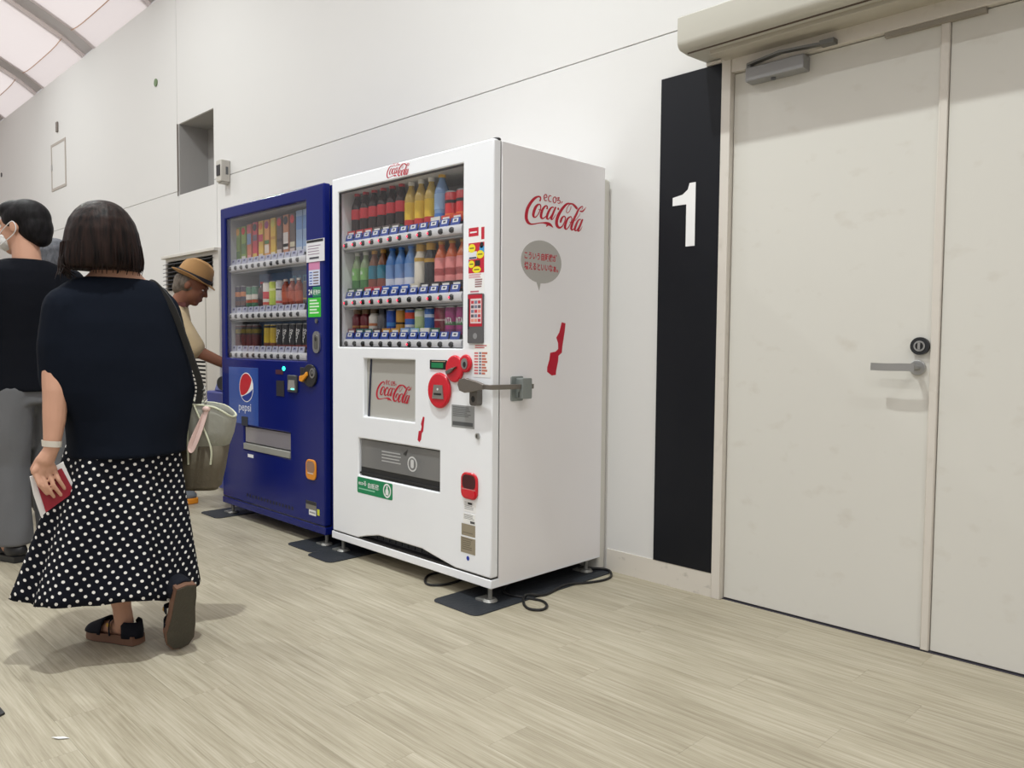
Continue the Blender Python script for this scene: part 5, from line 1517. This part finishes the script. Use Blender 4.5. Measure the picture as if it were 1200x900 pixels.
hq.ell(PM(0, .022, .042), (.094, .110, .094), RM, n=24); hq.ell(PM(0, .058, .0), (.084, .074, .092), RM, n=24); hq.ell(PM(0, -.022, .078), (.078, .082, .052), RM)
hq.ell(PM(.0, .078, -.04), (.064, .044, .05), RM)
remesh(hq, 'hair', mn, .007, 3, HAIR_BK)
mk = MB(mat('white_mask', (222, 222, 220), .7))
mk.ell(PM(0, -.058, -.055), (.062, .058, .050), RM)
mk.build('face_mask', mn)
for sx in (-1, 1):
    MB(WHITEP).tube([PM(sx * .052, -.075, -.03), PM(sx * .072, -.03, -.002), PM(sx * .083, .012, .02), PM(sx * .084, .028, -.005), PM(sx * .078, .01, -.035), PM(sx * .056, -.07, -.075)], .0022, n=6).build('mask_loop', mn)

# ---------------- grey-haired person further on, seen between the two heads
gp = thing('person', 'grey-haired person in dark clothes standing beyond the two walking people', 'person', (-5.235, 1.41, 0))
GC_ = Vector((-5.235, 1.41, 0))
def gp_(y, x, z): return GC_ + Vector((x, y, z))
b = MB(SKIN)
PG, RG = head(b, gp_(-.01, -.02, 1.52), math.radians(-90), 0, 1.0)
b.chain([(gp_(0, -.01, 1.46), .055), (gp_(0, 0, 1.34), .06)])
b.loft([ring(gp_(0, 0, z), ru, rv, YU, XU, 20) for z, ru, rv in ((.82, .16, .11), (1.1, .16, .11), (1.27, .18, .10), (1.35, .09, .07))])
for sd_ in (1, -1):
    b.chain([(gp_(sd_ * .19, 0, 1.28), .055), (gp_(sd_ * .23, 0, 1.0), .042), (gp_(sd_ * .23, -.08, .78), .028)])
    ks = [gp_(sd_ * .23, -.12 + .016 * i, .70) for i in range(4)]
    hand(b, gp_(sd_ * .23, -.08, .78), gp_(sd_ * .23, -.09, .74), ks, [(k, k - ZU * .035, k - ZU * .064) for k in ks], [(gp_(sd_ * .22, -.11, .75), .013), (gp_(sd_ * .21, -.13, .72), .010), (gp_(sd_ * .205, -.135, .69), .009)])
    b.chain([(gp_(sd_ * .09, 0, .80), .085), (gp_(sd_ * .09, 0, .45), .055), (gp_(sd_ * .09, 0, .08), .038)]); b.cyl(gp_(sd_ * .09, .02, .05), gp_(sd_ * .09, -.14, .03), .034, .024)
remesh(b, 'body', gp, .012, 3, SKIN)
eyes(PG, RG, 1.0, gp)
b = MB(SLATE).loft([ring(gp_(0, 0, z), ru, rv, YU, XU, 20) for z, ru, rv in ((.78, .19, .14), (1.0, .18, .13), (1.25, .20, .12), (1.36, .10, .08))])
for sd_ in (1, -1): b.chain([(gp_(sd_ * .18, 0, 1.29), .07), (gp_(sd_ * .235, 0, 1.06), .062)])
remesh(b, 'shirt', gp, .012, 3, SLATE)
b = MB(DARK)
for sd_ in (1, -1): b.loft([ring(gp_(sd_ * .09, 0, z), .085, .095, YU, XU, 16) for z in (.82, .5, .06)])
remesh(b, 'trousers', gp, .012, 3, DARK)
for sd_ in (1, -1): MB(DARK).ell(gp_(sd_ * .09, -.04, .038), (.13, .045, .0375)).build('shoe', gp)
hq = MB(HAIR_GR2).ell(PG(0, .02, .04), (.086, .102, .088), RG, n=20).ell(PG(0, .055, -.01), (.076, .066, .085), RG, n=20)
remesh(hq, 'hair', gp, .01, 3, HAIR_GR2)

# ---------------- elderly man with a straw hat leaning over the bin
el = thing('person', 'person in brown hat and beige shirt leaning over the bin', 'person', (-5.12, 2.04, 0))
EF = Vector((.34, .94, 0)).normalized(); ERt = Vector((EF.y, -EF.x, 0))
EC = Vector((-5.13, 2.02, 0))
def ep_(r, fw, z): return EC + ERt * r + EF * fw + ZU * z
b = MB(SKIN_D)
eyaw = math.atan2(EF.y, EF.x) + math.pi / 2 - .25
PE, RE = head(b, ep_(.04, .14, 1.395), eyaw, .42, 1.0)
b.chain([(ep_(.035, .10, 1.35), .054), (ep_(.02, .03, 1.22), .060)])
b.loft([ring(ep_(.0, fx, z), ru, rv, ERt, EF, 20) for fx, z, ru, rv in ((-.04, .80, .155, .11), (-.02, .95, .15, .11), (.0, 1.10, .165, .115), (.02, 1.20, .165, .10), (.03, 1.27, .085, .07))])
b.chain([(ep_(.16, .05, 1.18), .054), (ep_(.185, .11, 1.04), .046), (ep_(.19, .15, .985), .041), (ep_(.205, .29, .915), .034), (ep_(.21, .375, .875), .025)])
ks = [ep_(.185 + .016 * i, .455, .852) for i in range(4)]
hand(b, ep_(.21, .375, .875), ep_(.21, .415, .862), ks, [(k, k + EF * .03 - ZU * .012, k + EF * .05 - ZU * .03) for k in ks], [(ep_(.185, .41, .86), .013), (ep_(.168, .435, .85), .010), (ep_(.165, .455, .845), .009)])
b.chain([(ep_(-.16, .05, 1.18), .054), (ep_(-.20, .04, 1.0), .044), (ep_(-.205, .06, .88), .036), (ep_(-.20, .10, .76), .025)])
ks = [ep_(-.20, .085 + .016 * i, .675) for i in range(4)]
hand(b, ep_(-.20, .10, .76), ep_(-.20, .105, .715), ks, [(k, k - ZU * .034 + ERt * .005, k - ZU * .062 + ERt * .016) for k in ks], [(ep_(-.19, .13, .725), .013), (ep_(-.18, .148, .695), .010), (ep_(-.172, .15, .668), .009)])
for sd_ in (1, -1):
    b.chain([(ep_(sd_ * .085, -.04, .78), .085), (ep_(sd_ * .09, -.02, .45), .056), (ep_(sd_ * .09, -.02, .09), .038)]); b.cyl(ep_(sd_ * .09, -.02, .05), ep_(sd_ * .095, .13, .03), .032, .024)
remesh(b, 'body', el, .008, 4, SKIN_D)
eyes(PE, RE, 1.0, el)
b = MB(BEIGE).loft([ring(ep_(0, fx, z), ru, rv, ERt, EF, 28, lambda a, zz=z: .025 * math.sin(6 * a + zz * 14)) for fx, z, ru, rv in ((-.05, .74, .18, .14), (-.03, .90, .175, .14), (.0, 1.06, .185, .14), (.015, 1.17, .185, .12), (.03, 1.25, .125, .09), (.045, 1.29, .075, .07))])
b.chain([(ep_(.15, .04, 1.175), .075), (ep_(.185, .10, 1.06), .074), (ep_(.19, .135, 1.005), .072)])
b.chain([(ep_(-.15, .04, 1.175), .075), (ep_(-.195, .045, 1.04), .07)])
remesh(b, 'shirt', el, .009, 4, BEIGE)
b = MB(JEAN)
for sd_ in (1, -1): b.loft([ring(ep_(sd_ * .088, -.03, z), ru, ru * 1.1, ERt, EF, 18, lambda a, zz=z: .03 * math.sin(5 * a + zz * 20)) for z, ru in ((.84, .10), (.5, .088), (.3, .080), (.12, .082), (.085, .084))])
remesh(b, 'trousers', el, .010, 3, JEAN)
erot = rz(math.atan2(EF.y, EF.x) - math.pi / 2)
for sd_ in (1, -1):
    s_ = MB(mat('grey_sneaker', (122, 128, 134), .7)).ell(ep_(sd_ * .095, .03, .052), (.045, .125, .045), erot)
    s_.build('shoe', el)
    MB(mat('orange_sole', (232, 146, 34), .5)).loft([[ep_(sd_ * .095 + l, fw, z0) for l, fw in ((-.040, -.09), (0, -.105), (.040, -.09), (.050, .06), (.046, .12), (.02, .16), (-.02, .16), (-.046, .12), (-.050, .06))] for z0 in (.0005, .036)]).build('shoe_sole', el, bev=.006)
hq = MB(HAIR_GR).ell(PE(0, .03, .01), (.082, .090, .075), RE, n=20).ell(PE(0, .06, -.03), (.066, .050, .06), RE, n=20)
remesh(hq, 'hair', el, .008, 3, HAIR_GR)
# hat: pinched crown, curled brim, dark band
STRAW = mat('tan_hat', (166, 126, 78), .8, bump=.3, bscale=160)
ht = MB(STRAW)
def hp_(x, y, z): return PE(x, y, z)
cr = []
for z, ru, rv, dy in ((.052, .092, .108, .01), (.075, .092, .108, .01), (.125, .086, .100, .008), (.158, .078, .090, .006), (.170, .062, .074, .004), (.158, .030, .045, .004)):
    cr.append([hp_(ru * math.cos(a), dy + rv * math.sin(a), z + (.012 * math.cos(2 * a) if z > .13 else 0)) for a in [2 * math.pi * i / 32 for i in range(32)]])
ht.loft(cr)
bo_, bi_ = [], []
for i in range(40):
    a = 2 * math.pi * i / 40
    up = .020 * abs(math.cos(a)) ** 2 - .012 * max(0, -math.sin(a)) + .012 * max(0, math.sin(a))
    bo_.append(hp_(.124 * math.cos(a), .01 + .146 * math.sin(a), .050 + up)); bi_.append(hp_(.088 * math.cos(a), .01 + .104 * math.sin(a), .052))
bo2 = [c - RE @ Vector((0, 0, .004)) for c in bo_]; bi2 = [c - RE @ Vector((0, 0, .004)) for c in bi_]
ht.loft([bi_, bo_, bo2, bi2], cap=False)
hto = ht.build('hat', el)
MB(flat((34, 32, 40), .7)).loft([[hp_(.0935 * math.cos(a), .01 + .1095 * math.sin(a), z) for a in [2 * math.pi * i / 32 for i in range(32)]] for z in (.054, .080)], cap=False).build('hat_band', hto)
MB(mat('brown_strap', (92, 44, 40), .6)).tube([ep_(.10, .10, 1.275), ep_(.085, .0, 1.262), ep_(.06, -.095, 1.18), ep_(.0, -.14, 1.05), ep_(-.10, -.145, .90), ep_(-.17, -.08, .82)], .01, flat=(.004, .014), smooth=5).build('bag_strap', el)
